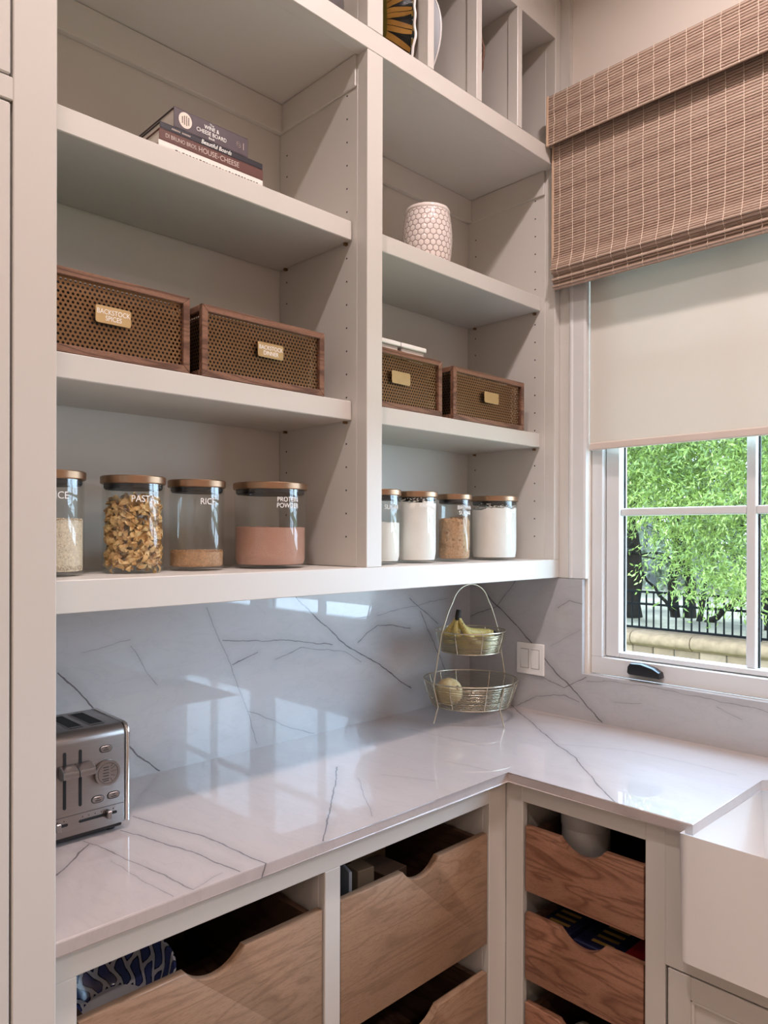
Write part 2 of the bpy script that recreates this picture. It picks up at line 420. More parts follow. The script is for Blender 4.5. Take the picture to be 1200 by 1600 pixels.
# casing and scribe moulding left of the window, above the stone
def casing(name, y0, y1, z0, z1):
    bm = new(); n = 8
    pr = [(0.019, y0), (0.0, y0), (-0.004, y0-0.006), (-0.004, y0-0.012), (0.0, y0-0.017), (0.0, y1+0.008), (0.003, y1), (0.019, y1)]
    prism(bm, pr, 'z', z0, z1); return struct(obj(name, bm, TRIMW))
casing('trim_1', -0.441, -0.507, 1.404, 2.80)
struct(bx('trim_2', (0.0, -0.4035, 1.404), (0.019, -0.4409, CEIL), PAINT, bev=0))
struct(bx('trim_3', (0.0, -0.441, 2.801), (0.019, -2.626, 2.87), TRIMW, bev=0.003))
casing('trim_4', -2.56, -2.626, 1.07, 2.80)

# ------------------------------------------------------------------ window
def build_window():
    w = thing('window_1', None, None, (0.1, (WIN_Y0+WIN_Y1)/2, WIN_Z0), kind='structure')
    w['label'] = 'white casement window with divided panes above the sink'
    x0, x1 = 0.04, 0.15
    yl, yr = WIN_Y0-0.001, WIN_Y1+0.001
    mid = (WIN_Y0+WIN_Y1)/2
    bx('window_frame', (x0, yl, WIN_Z0), (x1, yr, WIN_Z0+0.060), TRIMW, w, 0.002, label='bottom rail of the window frame')
    bx('window_frame', (x0, yl, WIN_Z1-0.05), (x1, yr, WIN_Z1-0.001), TRIMW, w, 0.002, label='top rail of the window frame')
    bx('window_frame', (x0, yl, WIN_Z0+0.060), (x1, yl-0.042, WIN_Z1-0.05), TRIMW, w, 0.002, label='side jamb of the window frame')
    bx('window_frame', (x0, yr, WIN_Z0+0.060), (x1, yr+0.042, WIN_Z1-0.05), TRIMW, w, 0.002, label='side jamb of the window frame')
    bx('mullion', (x0, mid-0.035, WIN_Z0+0.060), (x1, mid+0.035, WIN_Z1-0.05), TRIMW, w, 0.002)
    ht = [1.154, 1.634, 2.15, WIN_Z1-0.085]
    for (ya, yb) in ((yl-0.042, mid+0.035), (mid-0.035, yr+0.042)):
        sa, sb = 0.060, 0.115                    # sash depth
        zb, zt = WIN_Z0+0.060, WIN_Z1-0.05
        sw = 0.052
        gl, gr = ya-sw, yb+sw
        c = (gl+gr)/2
        bx('sash_stile', (sa, ya-0.003, zb+0.003), (sb, gl, zt), TRIMW, w, 0.003, 2)
        bx('sash_stile', (sa, gr, zb+0.003), (sb, yb+0.003, zt), TRIMW, w, 0.003, 2)
        bx('sash_rail', (sa, gl, zb+0.003), (sb, gr, ht[0]), TRIMW, w, 0.003, 2)
        bx('sash_rail', (sa, gl, ht[3]), (sb, gr, zt), TRIMW, w, 0.003, 2)
        bx('muntin', (sa+0.012, c+0.014, ht[0]), (sb-0.005, c-0.014, ht[3]), TRIMW, w, 0.004, 2)
        for h in ht[1:3]:
            for p, q in ((gl, c+0.014), (c-0.014, gr)):
                bx('muntin', (sa+0.012, p, h-0.013), (sb-0.005, q, h+0.013), TRIMW, w, 0.004, 2)
        zz = [ht[0], ht[1]-0.013, ht[1]+0.013, ht[2]-0.013, ht[2]+0.013, ht[3]]
        for p, q in ((gl, c+0.014), (c-0.014, gr)):
            for k in range(3):
                bm = new(); v = [bm.verts.new(x) for x in ((0.09, p, zz[2*k]), (0.09, q, zz[2*k]), (0.09, q, zz[2*k+1]), (0.09, p, zz[2*k+1]))]
                bm.faces.new(v); obj('pane', bm, PANE, w)
                b2 = new(); g = 0.006                    # dark glazing seal behind the bead
                for lo, hi in (((0.092, p, zz[2*k]), (0.097, p-g, zz[2*k+1])), ((0.092, q+g, zz[2*k]), (0.097, q, zz[2*k+1]))):
                    box(b2, [min(a, b) for a, b in zip(lo, hi)], [max(a, b) for a, b in zip(lo, hi)])
                obj('glazing_seal', b2, RUBBER, w)
    # folded crank cover
    bm = new()
    prism(bm, [(-0.658, 1.100), (-0.660, 1.120), (-0.668, 1.131), (-0.705, 1.133), (-0.745, 1.124), (-0.768, 1.112), (-0.772, 1.096), (-0.768, 1.092), (-0.664, 1.094)], 'x', 0.005, 0.041, bev=0.005)
    obj('crank_handle', bm, BLACKP, w, smooth=40, label='folded black crank handle on the bottom window rail')
build_window()

# ------------------------------------------------------------------ stone
def stone():
    o = bx('backsplash', (-1.83, 0.0, 0.9151), (0.0004, 0.0195, 1.402), MARBLE_BS, None, 0)
    tag(o, 'long veined grey stone backsplash behind the counter below the open shelves', 'backsplash')
    bm = new()
    prism(bm, [(0.0195, 0.9151), (-2.75, 0.9151), (-2.75, 1.0735), (-0.496, 1.0735), (-0.496, 1.402), (0.0195, 1.402)], 'x', 0.0005, 0.0195)
    box(bm, (0.0197, -2.555, 1.0545), (0.0395, -0.5085, 1.0735))
    o = obj('backsplash', bm, MARBLE_RW); tag(o, 'veined stone backsplash under the window holding the light switch', 'backsplash')
    bm = new()
    poly = [(-1.832, 0.0195), (-1.832, -0.65), (-0.641, -0.65), (-0.641, -1.15), (-0.215, -1.15), (-0.19, -1.175), (-0.19, -1.935), (-0.215, -1.96), (-0.641, -1.96), (-0.641, -2.75), (0.0195, -2.75), (0.0195, 0.0195)]
    prism(bm, poly, 'z', 0.889, 0.915, bev=0.003, seg=2)
    o = obj('countertop', bm, MARBLE_CT); tag(o, 'polished pale stone L-shaped countertop with dark veins', 'countertop')
stone()

# ------------------------------------------------------------------ wall cabinet (open shelves)
FY = -0.404
def wall_cabinet():
    t = thing('wall_cabinet', 'tall greige built-in open shelving over the counter with two bays', 'cabinet', (-0.93, -0.2, 1.404))
    P = PAINT
    def b(n, lo, hi, bev=0.0015, label=None): return bx(n, lo, hi, P, t, bev, label=label)
    L, ML, MR, RR = -1.832, -0.937, -0.880, -0.033
    zt = 3.45
    fb = FY+0.04
    # face frame
    b('stile', (L, FY, 1.468), (L+0.03, fb, zt)); b('stile', (ML, FY, 1.468), (MR, fb, 2.85)); b('stile', (RR, FY, 1.468), (0, fb, zt))
    b('stile', (ML, FY, 2.908), (MR, fb, 3.303))
    b('rail', (L, FY, 1.404), (0, fb, 1.468), label='wide bottom rail of the shelving')
    b('rail', (L+0.03, FY, 2.85), (RR, fb, 2.908)); b('rail', (L+0.03, FY, 3.303), (RR, fb, zt))
    # carcass
    b('side_panel', (L, fb, 1.43), (L+0.03, -0.001, zt)); b('side_panel', (RR, fb, 1.43), (0, -0.001, zt))
    b('partition', (ML, fb, 1.468), (MR, -0.014, zt))
    b('back_panel', (L+0.03, -0.0125, 1.43), (RR, -0.001, zt))
    for x0, x1 in ((L+0.03, ML), (MR, RR)):
        b('bottom_panel', (x0, fb, 1.440), (x1, -0.013, 1.4675)); b('top_panel', (x0, fb, 2.852), (x1, -0.013, 2.905)); b('top_panel', (x0, fb, 3.306), (x1, -0.013, 3.34))
        b('nailing_strip', (x0, -0.032, 2.765), (x1, -0.013, 2.851)); 
    b('nailing_strip', (ML-0.007, fb+.002, 2.765), (ML, -0.033, 2.851)); b('nailing_strip', (RR-0.007, fb+.002, 2.765), (RR, -0.033, 2.851))
    b('bottom_panel', (ML, fb, 1.44), (MR, -0.013, 1.467))
    # adjustable shelves
    for z in (1.866, 2.354):
        b('shelf', (L+0.0315, -0.345, z), (ML-0.0015, -0.016, z+0.052), 0.002)
        b('shelf', (MR+0.0015, -0.345, z+0.002), (RR-0.0015, -0.016, z+0.052), 0.002)
    # cubby dividers above
    for x in (-0.699, -0.475, -0.260):
        b('divider', (x, FY, 2.908), (x+0.026, fb, 3.303)); b('divider', (x+0.004, fb, 2.906), (x+0.022, -0.014, 3.306))
    for x in (-1.30,): b('divider', (x, FY, 2.908), (x+0.026, fb, 3.303)); b('divider', (x+0.004, fb, 2.906), (x+0.022, -0.014, 3.306))
    # shelf pin holes
    bm = new(); h = 0.0345
    for x, sgn in ((ML-0.0004, -1), (RR-0.0004, -1)):
        for y in (-0.322, -0.05):
            z = 1.55
            while z < 2.78:
                if all(abs(z-q) > 0.035 for q in (1.892, 2.38)) and not (y > -0.1 and z > 2.74):
                    vs = [bm.verts.new((x, y+0.0028*math.cos(a*PI/4), z+0.0028*math.sin(a*PI/4))) for a in range(8)]
                    bm.faces.new(vs)
                z += 0.0635
    obj('shelf_pin_holes', bm, DARK, t, kind='stuff')
    bm = new()
    for x in (ML-0.006, RR-0.006):
        for z in (1.8625, 2.3505):
            for y in (-0.322, -0.05): box(bm, (x-0.004, y-0.004, z-0.004), (x+0.006, y+0.004, z+0.003))
    obj('shelf_pins', bm, BRONZE, t)
wall_cabinet()

# ------------------------------------------------------------------ tall pantry cabinet on the left
def tall_cabinet():
    t = thing('tall_cabinet', 'tall greige pantry cabinet with flush doors beside the counter end', 'cabinet', (-2.2, -0.33, 0))
    y, R = -0.66, -1.8345
    def b(n, lo, hi, bev=0.0015, p=t): return bx(n, lo, hi, PAINT, p, bev)
    DX = -1.8985
    b('stile', (DX, y, 0.0), (R, y+0.022, CEIL-0.3)); b('stile', (-2.75, y, 0), (-2.69, y+0.022, CEIL-0.3))
    b('rail', (-2.69, y, 2.2035), (DX, y+0.022, 2.2385)); b('rail', (-2.69, y, 0), (DX, y+0.022, 0.10)); b('rail', (-2.69, y, 3.1), (DX, y+0.022, CEIL-0.3))
    b('side_panel', (R-0.02, y+0.022, 0), (R, -0.001, CEIL-0.3)); b('side_panel', (-2.75, y+0.022, 0), (-2.73, -0.001, CEIL-0.3))
    b('top_panel', (-2.73, y+0.022, CEIL-0.33), (R-0.02, -0.001, CEIL-0.3)); 
    bx('interior_shade_fill', (-2.73, y+0.03, 0.02), (R-0.021, -0.002, CEIL-0.335), DARK, t, 0)  # solid black fill painting in the shade behind the door gaps
    g = 0.0035
    for z0, z1 in ((0.10, 2.2035), (2.2385, 3.1)):
        d = b('door', (-2.69+g, y+0.0005, z0+g), (DX-g, y+0.021, z1-g), 0.002)
        bm = new(); tube(bm, [(-2.63, y-0.028, (1.0 if z0 < 1 else 2.3)), (-2.63, y-0.028, (1.2 if z0 < 1 else 2.44))], 0.006); 
        for zz in ((1.02, 1.18) if z0 < 1 else (2.32, 2.42)): tube(bm, [(-2.63, y-0.028, zz), (-2.63, y+0.001, zz)], 0.004)
        obj('handle', bm, BRASS, d, smooth=40)
tall_cabinet()

# ------------------------------------------------------------------ drawers
def notch_poly(u0, u1, z0, z1, uc, half, dep):
    """front outline with a scooped finger notch in the top edge; (u, z)"""
    pts = [(u0, z0), (u1, z0), (u1, z1), (uc+half, z1)]
    N = 16
    for k in range(1, N):
        s = k/N; u = uc+half-2*half*s
        RR = (half*half+dep*dep)/(2*dep); d = math.sqrt(max(RR*RR-(u-uc)**2, 0))-(RR-dep)
        pts.append((u, z1-d))
    pts += [(uc-half, z1), (u0, z1)]
    return pts
def drawer(parent, axis, u0, u1, z0, z1, face, deep, m, front=True):
    """pull-out tray: mesh of sides, back and bottom, the scooped front a piece of its own"""
    th = 0.016
    def B(bm, ua, ub, da, db, za, zb):
        if axis == 'y': box(bm, (ua, face+da, za), (ub, face+db, zb), 0.001, 1)
        else: box(bm, (face+da, ua, za), (face+db, ub, zb), 0.001, 1)
    bm = new(); zt = z1-0.012
    B(bm, u0+0.006, u0+0.006+th, 0.0205, deep, z0+0.01, zt); B(bm, u1-0.006-th, u1-0.006, 0.0205, deep, z0+0.01, zt)
    B(bm, u0+0.006+th, u1-0.006-th, deep-th, deep, z0+0.01, zt-0.01); B(bm, u0+0.006+th, u1-0.006-th, 0.0205, deep-th, z0+0.015, z0+0.025)
    d = obj('drawer', bm, TRAY, parent)
    uc, half = (u0+u1)/2, 0.064
    bm = new(); prism(bm, notch_poly(u0, u1, z0, z1, uc, half, 0.034), axis, face, face+0.02, bev=0.0025)
    obj('drawer_front', bm, m, d, smooth=35)
    bm = new(); B(bm, u0-0.004, u0+0.004, 0.03, deep, z0+0.02, z0+0.045); B(bm, u1-0.004, u1+0.004, 0.03, deep, z0+0.02, z0+0.045)
    obj('drawer_slide', bm, STEEL, d)
def base_left():
    t = thing('base_cabinet', 'greige base cabinet of wide scooped pull-outs under the long counter', 'cabinet', (-1.25, -0.31, 0))
    y = -0.625; yb = y+0.022
    def b(n, lo, hi): return bx(n, lo, hi, PAINT, t, 0.0015)
    b('rail', (-1.832, y, 0.834), (-0.690, yb, 0.8885)); b('rail', (-1.832, y, 0.0), (-0.690, yb, 0.10))
    b('stile', (-1.832, y, 0.10), (-1.788, yb, 0.834)); b('stile', (-1.262, y, 0.10), (-1.218, yb, 0.834)); b('stile', (-0.690, y, 0), (-0.6145, yb, 0.8885))
    b('side_panel', (-1.832, yb, 0), (-1.81, -0.001, 0.8885)); b('partition', (-1.262, yb, 0), (-1.218, -0.02, 0.88)); b('side_panel', (-0.690, yb, 0), (-0.668, -0.001, 0.8885))
    b('back_panel', (-1.81, -0.02, 0), (-0.69, -0.001, 0.88)); b('bottom_panel', (-1.81, yb, 0.08), (-0.69, -0.02, 0.10))
    for u0, u1 in ((-1.784, -1.266), (-1.214, -0.694)):
        drawer(t, 'y', u0, u1, 0.458, 0.754, y+0.003, 0.56, OAK_X); drawer(t, 'y', u0, u1, 0.112, 0.381, y+0.003, 0.56, OAK_X)
base_left()
def base_right():
    t = thing('base_cabinet', 'greige base cabinet of narrow scooped pull-outs and sink door under the window', 'cabinet', (-0.31, -1.6, 0))
    x = -0.615; xb = x+0.022
    def b(n, lo, hi, p=t, bev=0.0015): return bx(n, lo, hi, PAINT, p, bev)
    b('rail', (x, -1.027, 0.836), (xb, -0.680, 0.8885)); b('rail', (x, -2.75, 0), (xb, -0.680, 0.10))
    b('stile', (x, -0.680, 0), (xb, -0.6244, 0.8885)); b('stile', (x, -1.076, 0.10), (xb, -1.027, 0.8885))
    b('rail', (x, -1.12, 0.5625), (xb, -1.076, 0.8885)); b('rail', (x, -2.02, 0.5625), (xb, -1.12, 0.612)); b('stile', (x, -2.05, 0.10), (xb, -2.02, 0.8885)); b('stile', (x, -2.75, 0.10), (xb, -2.05, 0.8885))
    b('partition', (xb, -0.66, 0), (-0.05, -0.64, 0.8885)); b('partition', (xb, -1.06, 0), (-0.05, -1.035, 0.8885)); b('partition', (xb, -2.05, 0), (-0.05, -2.03, 0.8885)); b('side_panel', (xb, -2.75, 0), (-0.001, -2.73, 0.8885))
    b('back_panel', (-0.02, -2.73, 0), (-0.001, -0.64, 0.88)); b('bottom_panel', (xb, -2.73, 0.08), (-0.05, -0.66, 0.10))
    for z0, z1 in ((0.595, 0.770), (0.357, 0.535), (0.112, 0.294)): drawer(t, 'x', -1.0215, -0.6855, z0, z1, x+0.004, 0.5, OAK_Y)
    # sink doors: flat frame, ogee bead, recessed panel
    for ya, yb in ((-1.082, -1.548), (-1.554, -2.016)):
        z0, z1 = 0.105, 0.558
        bm = new(); f = x+0.001; w = 0.052
        box(bm, (f, yb, z0), (f+0.02, yb+w, z1), .0015, 1); box(bm, (f, ya-w, z0), (f+0.02, ya, z1), .0015, 1)
        box(bm, (f, yb+w, z1-w), (f+0.02, ya-w, z1), .0015, 1); box(bm, (f, yb+w, z0), (f+0.02, ya-w, z0+w), .0015, 1)
        d = obj('door', bm, PAINT, t)
        bm = new(); r = 0.006
        loop = [(f+0.005, yb+w+0.004, z0+w+0.004), (f+0.005, ya-w-0.004, z0+w+0.004), (f+0.005, ya-w-0.004, z1-w-0.004), (f+0.005, yb+w+0.004, z1-w-0.004)]
        for k in range(4): tube(bm, [loop[k], loop[(k+1) % 4]], 0.005, 8)
        obj('bead_moulding', bm, PAINT, d, smooth=40)
        bx('door_panel', (f+0.008, yb+w, z0+w), (f+0.016, ya-w, z1-w), PAINT, d, 0)
base_right()

# ------------------------------------------------------------------ farmhouse sink
def sink():
    bm = new()
    x0, x1, y0, y1, z0, z1 = -0.668, -0.158, -1.978, -1.132, 0.617, 0.8882
    v = box(bm, (x0, y0, z0), (x1, y1, z1))
    bm.faces.ensure_lookup_table()
    top = max(bm.faces, key=lambda f: f.calc_center_median().z)
    r = bmesh.ops.inset_region(bm, faces=[top], thickness=0.026)
    ext = bmesh.ops.extrude_face_region(bm, geom=[top])
    vs = [g for g in ext['geom'] if isinstance(g, bmesh.types.BMVert)]
    for q in vs: q.co.z = 0.655
    c = Vector(((x0+x1)/2, (y0+y1)/2, 0))
    for q in vs: q.co.x = c.x+(q.co.x-c.x)*0.96; q.co.y = c.y+(q.co.y-c.y)*0.97
    bmesh.ops.delete(bm, geom=[top], context='FACES_ONLY') if top.is_valid else None
    # front apron lip rises just in front of the counter edge
    for q in bm.verts:
        if q.co.z > 0.88 and q.co.x < -0.64: q.co.z = 0.899
    vert = [e for e in bm.edges if abs(e.verts[0].co.x-e.verts[1].co.x) < 0.01 and abs(e.verts[0].co.y-e.verts[1].co.y) < 0.02]
    bmesh.ops.bevel(bm, geom=vert, offset=0.018, segments=4, profile=0.5, affect='EDGES')
    sharp = [e for e in bm.edges if len(e.link_faces) == 2 and e.calc_face_angle() > 0.8]
    bmesh.ops.bevel(bm, geom=sharp, offset=0.0075, segments=3, profile=0.5, affect='EDGES', clamp_overlap=True)
    t = thing('sink', 'white fireclay apron-front farmhouse sink set into the counter', 'sink', ((x0+x1)/2, (y0+y1)/2, z0))
    obj('basin', bm, FIRECLAY, t, smooth=45)
    bm = new(); lathe(bm, [(0, 0.004), (0.03, 0.003), (0.044, 0.002), (0.045, 0.0)], 28, center=(-0.41, -1.55, 0.656)); obj('drain', bm, STEEL, t, smooth=40)
sink()

# ------------------------------------------------------------------ light switch
def switch():
    t = thing('light_switch', 'white double rocker light switch on the stone beside the window', 'switch', (0.0, -0.285, 1.043))
    bx('wall_plate', (-0.006, -0.345, 1.043), (0.0004, -0.226, 1.158), WHITEP, t, 0.003, 2)
    for y in (-0.3085, -0.2625):
        bm = new(); prism(bm, [(-0.0105, 1.134), (-0.006, 1.134), (-0.006, 1.067), (-0.0075, 1.067)], 'y', y-0.0155, y+0.0155)
        r = obj('rocker', bm, WHITEP, t)
        bm = new()
        for lo, hi in (((-0.0063, y-0.0175, 1.065), (-0.0058, y-0.0157, 1.136)), ((-0.0063, y+0.0157, 1.065), (-0.0058, y+0.0175, 1.136)), ((-0.0063, y-0.0175, 1.1345), (-0.0058, y+0.0175, 1.136)), ((-0.0063, y-0.0175, 1.065), (-0.0058, y+0.0175, 1.0665))): box(bm, lo, hi)
        obj('rocker_gap', bm, plain('switch_gap', srgb(120, 112, 106), 0.7), r)
switch()

# ------------------------------------------------------------------ woven roman blind + roller shade
def reed_mat():
    t = NT('woven_reed'); oi = t.n('ShaderNodeObjectInfo'); p = t.coord('Position', (1, 3.0, 260))
    nz = t.noise(p, 4.0, 4, 0.7).outputs[0]
    v = t.math('ADD', t.math('MULTIPLY', oi.outputs['Random'], 0.30), t.math('MULTIPLY', nz, 0.75))
    col = t.ramp(v, [(0.15, srgb(146, 118, 104)), (0.5, srgb(186, 160, 142)), (0.85, srgb(210, 188, 168))])
    b = t.n('ShaderNodeBsdfPrincipled', {'Base Color': col, 'Roughness': 0.75}); tl = t.n('ShaderNodeBsdfTranslucent', {0: col})
    mx = t.n('ShaderNodeMixShader', {0: 0.15}); t.t.links.new(b.outputs[0], mx.inputs[1]); t.t.links.new(tl.outputs[0], mx.inputs[2])
    t.t.links.new(mx.outputs[0], t.out.inputs[0]); return t.m
REED = reed_mat()
THREAD = plain('blind_thread', srgb(232, 214, 194), 0.8, var=0.05)
TAPE = plain('blind_edge_tape', srgb(206, 176, 148), 0.85, var=0.04, bump=0.2, bscale=300)
LINER = plain('blind_liner', srgb(120, 96, 80), 0.9, var=0.05)
def roman_blind():
    t = thing('roman_blind', 'woven brown bamboo roman blind hung over the window head', 'blind', (-0.06, -1.53, 2.42))
    ya, yb = -0.412, -2.655
    pitch = 0.0089
    base = None
    def reed(x, z, h=0.0078, d=0.0036):
        nonlocal base
        if base is None:
            bm = new(); prism(bm, [(-0.5, -0.5), (0.12, -0.5), (0.5, -0.2), (0.5, 0.25), (0.1, 0.5), (-0.5, 0.5)], 'y', yb+0.004, ya-0.004)
            base = bpy.data.meshes.new('reed'); 
            bmesh.ops.scale(bm, vec=(-d, 1, h), verts=bm.verts); bmesh.ops.recalc_face_normals(bm, faces=bm.faces)
            bm.to_mesh(base); bm.free(); base.materials.append(REED)
        o = bpy.data.objects.new('reed', base); C.objects.link(o); o.parent = t
        o.location = Vector((x, 0, z)) - Vector((ORG[t.name].x, ORG[t.name].y, ORG[t.name].z)) + Vector((0, 0, 0))
        o.location.y = -ORG[t.name].y
        o.rotation_euler = (0, random.uniform(-0.06, 0.06), 0); o.scale.z = random.uniform(0.88, 1.02)
    # (x of front, z0, z1) panels: valance in front, main fall behind, gathered folds at the foot
    panels = [(-0.098, 2.894, 3.066), (-0.062, 2.468, 3.02)]
    for x, z0, z1 in panels:
        n = int((z1-z0)/pitch)
        for k in range(n): reed(x-(0.020*(1-k/9.0)**2 if x > -0.08 and k < 9 else 0), z0+pitch*(k+0.5))
        bx('liner', (x+0.003, yb+0.002, z0), (x+0.0055, ya-0.002, z1), LINER, t, 0)
    folds = [(-0.074, 2.464), (-0.064, 2.461), (-0.056, 2.455), (-0.062, 2.447), (-0.070, 2.441), (-0.064, 2.434), (-0.055, 2.430), (-0.060, 2.423), (-0.066, 2.417), (-0.056, 2.412), (-0.047, 2.415)]
    for x, z in folds: reed(x, z)
    bx('liner', (-0.054, yb+0.002, 2.424), (-0.0515, ya-0.002, 2.478), LINER, t, 0)  # strip added behind the folds to stop lamp streaks on the roller shade
    # warp threads
    bm = new(); y = ya-0.03; i = 0
    while y > yb:
        wob = random.uniform(-0.003, 0.003)
        for x, z0, z1 in panels:
            n = 30
            zq = [z0+(z1-z0)*q/n for q in range(n+1)]
            fw = [0.020*max(0, 1-(z-z0)/(9*pitch))**2 if x > -0.08 else 0 for z in zq]
            pts = [(x-0.0035-fw[q], y+0.5*wob*math.sin(q*0.33)+0.0007*math.sin(q*0.8), z0+(z1-z0)*q/n) for q in range(n+1)]
            tube(bm, pts, 0.0011, 4)
        tube(bm, [(-0.084, y, 2.472), (-0.080, y, 2.458), (-0.068, y, 2.452), (-0.075, y, 2.441), (-0.064, y, 2.430), (-0.071, y, 2.417), (-0.060, y, 2.408)], 0.0006, 4)
        y -= 0.0505
    obj('threads', bm, THREAD, t, kind='stuff')
    for x, z0, z1 in panels:
        bx('edge_tape', (x-0.004, ya-0.006, z0), (x+0.004, ya+0.002, z1), TAPE, t, 0.001)
        bx('edge_tape', (x-0.004, yb-0.002, z0), (x+0.004, yb+0.006, z1), TAPE, t, 0.001)
    bx('head_rail', (-0.085, yb+0.01, 3.03), (0.019, ya-0.012, 3.07), LINER, t, 0.002)
    bm = new(); tube(bm, [(-0.03+0.007*math.cos(a*PI/8), -0.705, 2.418+0.007*math.sin(a*PI/8)) for a in range(16)], 0.001, 6, closed=True)
    obj('cord_ring', bm, THREAD, t)
roman_blind()
def shade_mat():
    t = NT('roller_shade_fabric'); p = t.coord('Object', (1, 900, 900))
    nz = t.noise(p, 1.0, 2).outputs[0]
    col = t.mix(nz, srgb(222, 217, 206), srgb(234, 230, 220))
    d = t.n('ShaderNodeBsdfDiffuse', {0: col}); tl = t.n('ShaderNodeBsdfTranslucent', {0: col}); tr = t.n('ShaderNodeBsdfTransparent', {0: (1, 1, 1, 1)})
    m1 = t.n('ShaderNodeMixShader', {0: 0.16}); t.t.links.new(d.outputs[0], m1.inputs[1]); t.t.links.new(tl.outputs[0], m1.inputs[2])
    m2 = t.n('ShaderNodeMixShader', {0: 0.006}); t.t.links.new(m1.outputs[0], m2.inputs[1]); t.t.links.new(tr.outputs[0], m2.inputs[2])
    t.t.links.new(m2.outputs[0], t.out.inputs[0]); return t.m
def roller_shade():
    t = thing('roller_shade', 'pale translucent roller shade drawn half way down inside the window opening', 'shade', (0.022, -1.53, 1.85))
    ya, yb = -0.512, -2.555
    bx('fabric', (0.0215, yb, 1.872), (0.0223, ya, 2.66), shade_mat(), t, 0)
    bx('bottom_bar', (0.0165, yb, 1.848), (0.0275, ya, 1.874), plain('shade_bar_fabric', srgb(214, 200, 188), 0.7), t, 0.004, 2)
    bm = new(); tube(bm, [(0.022, ya, 2.675), (0.022, yb, 2.675)], 0.016, 16); obj('roller_tube', bm, WHITEP, t, smooth=40)
roller_shade()

# ------------------------------------------------------------------ jars
def jar(name, label, r, h, loc, rot, text=None, tsize=0.022, group='glass jars with bronze lids'):
    t = thing(name, label, 'jar', loc, group); t.rotation_euler.z = rot
    gh = h-0.016
    bm = new()
    lathe(bm, [(0.0, 0.0), (r-0.010, 0.0), (r-0.003, 0.003), (r, 0.011), (r, gh), (r-0.003, gh), (r-0.003, 0.016), (r-0.011, 0.009), (0, 0.009)], 56)
    obj('glass_body', bm, GLASS, t, False, smooth=50)
    bm = new(); R = r+0.003
    lathe(bm, [(0, h-0.0175), (R-0.002, h-0.0175), (R, h-0.0155), (R, h-0.002), (R-0.002, h), (0, h)], 56); obj('lid', bm, LIDM, t, False, smooth=35)
    bm = new(); lathe(bm, [(0, h-0.030), (r-0.008, h-0.030), (r-0.0045, h-0.026), (r-0.0045, h-0.018), (0, h-0.018)], 40); obj('gasket', bm, RUBBER, t, False, smooth=35)
    if text: text_mesh('lettering', text, tsize, WHITEINK, t, 0.0002, bend=(r+0.0004, 0.0, gh-0.037), line=0.92, ysc=1.12)
    return t
def settle_mesh(r, z0, h, bump, seed, nr=9, n=48, side=0.0, rough=3.0):
    """contents: wall of the heap against the glass and an uneven top"""
    rg = np.random.default_rng(seed); bm = new()
    ph = rg.uniform(0, 6.28, 6); am = rg.uniform(0.3, 1, 6)
    def top(a, q): return h + bump*(sum(am[k]*math.sin((k+1)*a*(1 if k % 2 else 1.5)+ph[k]+q*rough*(k+1)*.6) for k in range(6))/3.0) + bump*0.35*rg.normal()
    def rad(): return r - side*abs(rg.normal())*0.5
    lev = 8 if side == 0 else 16
    rings = []
    rings.append([bm.verts.new((0, 0, z0))])
    for k in range(lev+1):
        ring = []
        for a in range(n):
            th = 2*PI*a/n; zt = top(th, 1.0) if k == lev else None
            ring.append([th, rad() if k else r-0.004, k])
        rings.append(ring)
    tops = [top(2*PI*a/n, 1.0) for a in range(n)]
    R2 = []
    for ring in rings[1:]:
        R2.append([bm.verts.new((q[1]*math.cos(q[0]), q[1]*math.sin(q[0]), z0+(tops[a]-z0)*q[2]/lev)) for a, q in enumerate(ring)])
    for k in range(nr-1, 0, -1):
        f = k/nr; R2.append([bm.verts.new((r*f*math.cos(2*PI*a/n), r*f*math.sin(2*PI*a/n), top(2*PI*a/n, f)*1.0)) for a in range(n)])
    c = bm.verts.new((0, 0, h+bump*0.3)); b0 = rings[0][0]
    for a in range(n): bm.faces.new((b0, R2[0][(a+1) % n], R2[0][a])); bm.faces.new((R2[-1][a], R2[-1][(a+1) % n], c))
    for A, B in zip(R2[:-1], R2[1:]):
        for a in range(n): bm.faces.new((A[a], A[(a+1) % n], B[(a+1) % n], B[a]))
    return bm
FLOUR = plain('white_flour', srgb(240, 232, 224), 0.95, var=0.03, scale=40, bump=0.3, bscale=300)
SUGARM = plain('white_sugar', srgb(238, 230, 220), 0.8, var=0.04, scale=400, bump=0.4, bscale=900)
PROT = plain('cocoa_protein_powder', srgb(186, 140, 120), 0.95, var=0.04, scale=30, bump=0.3, bscale=250)
BSUG = plain('brown_sugar', srgb(196, 152, 112), 0.9, var=0.3, scale=150, bump=1.0, bscale=160)
RICEM = plain('cream_rice_grain', srgb(232, 212, 184), 0.7, var=0.26, scale=170)
BRICE = plain('brown_rice_grain', srgb(198, 152, 108), 0.7, var=0.34, scale=170)
def pasta_mat():
    t = NT('egg_noodle'); nz = t.noise(t.coord('Object'), 60, 2).outputs[0]
    col = t.ramp(nz, [(0.3, srgb(206, 156, 92)), (0.55, srgb(232, 192, 128)), (0.8, srgb(242, 214, 160))])
    return t.bsdf(col, 0.55, Subsurface_Weight=0.0)
PASTA = pasta_mat()
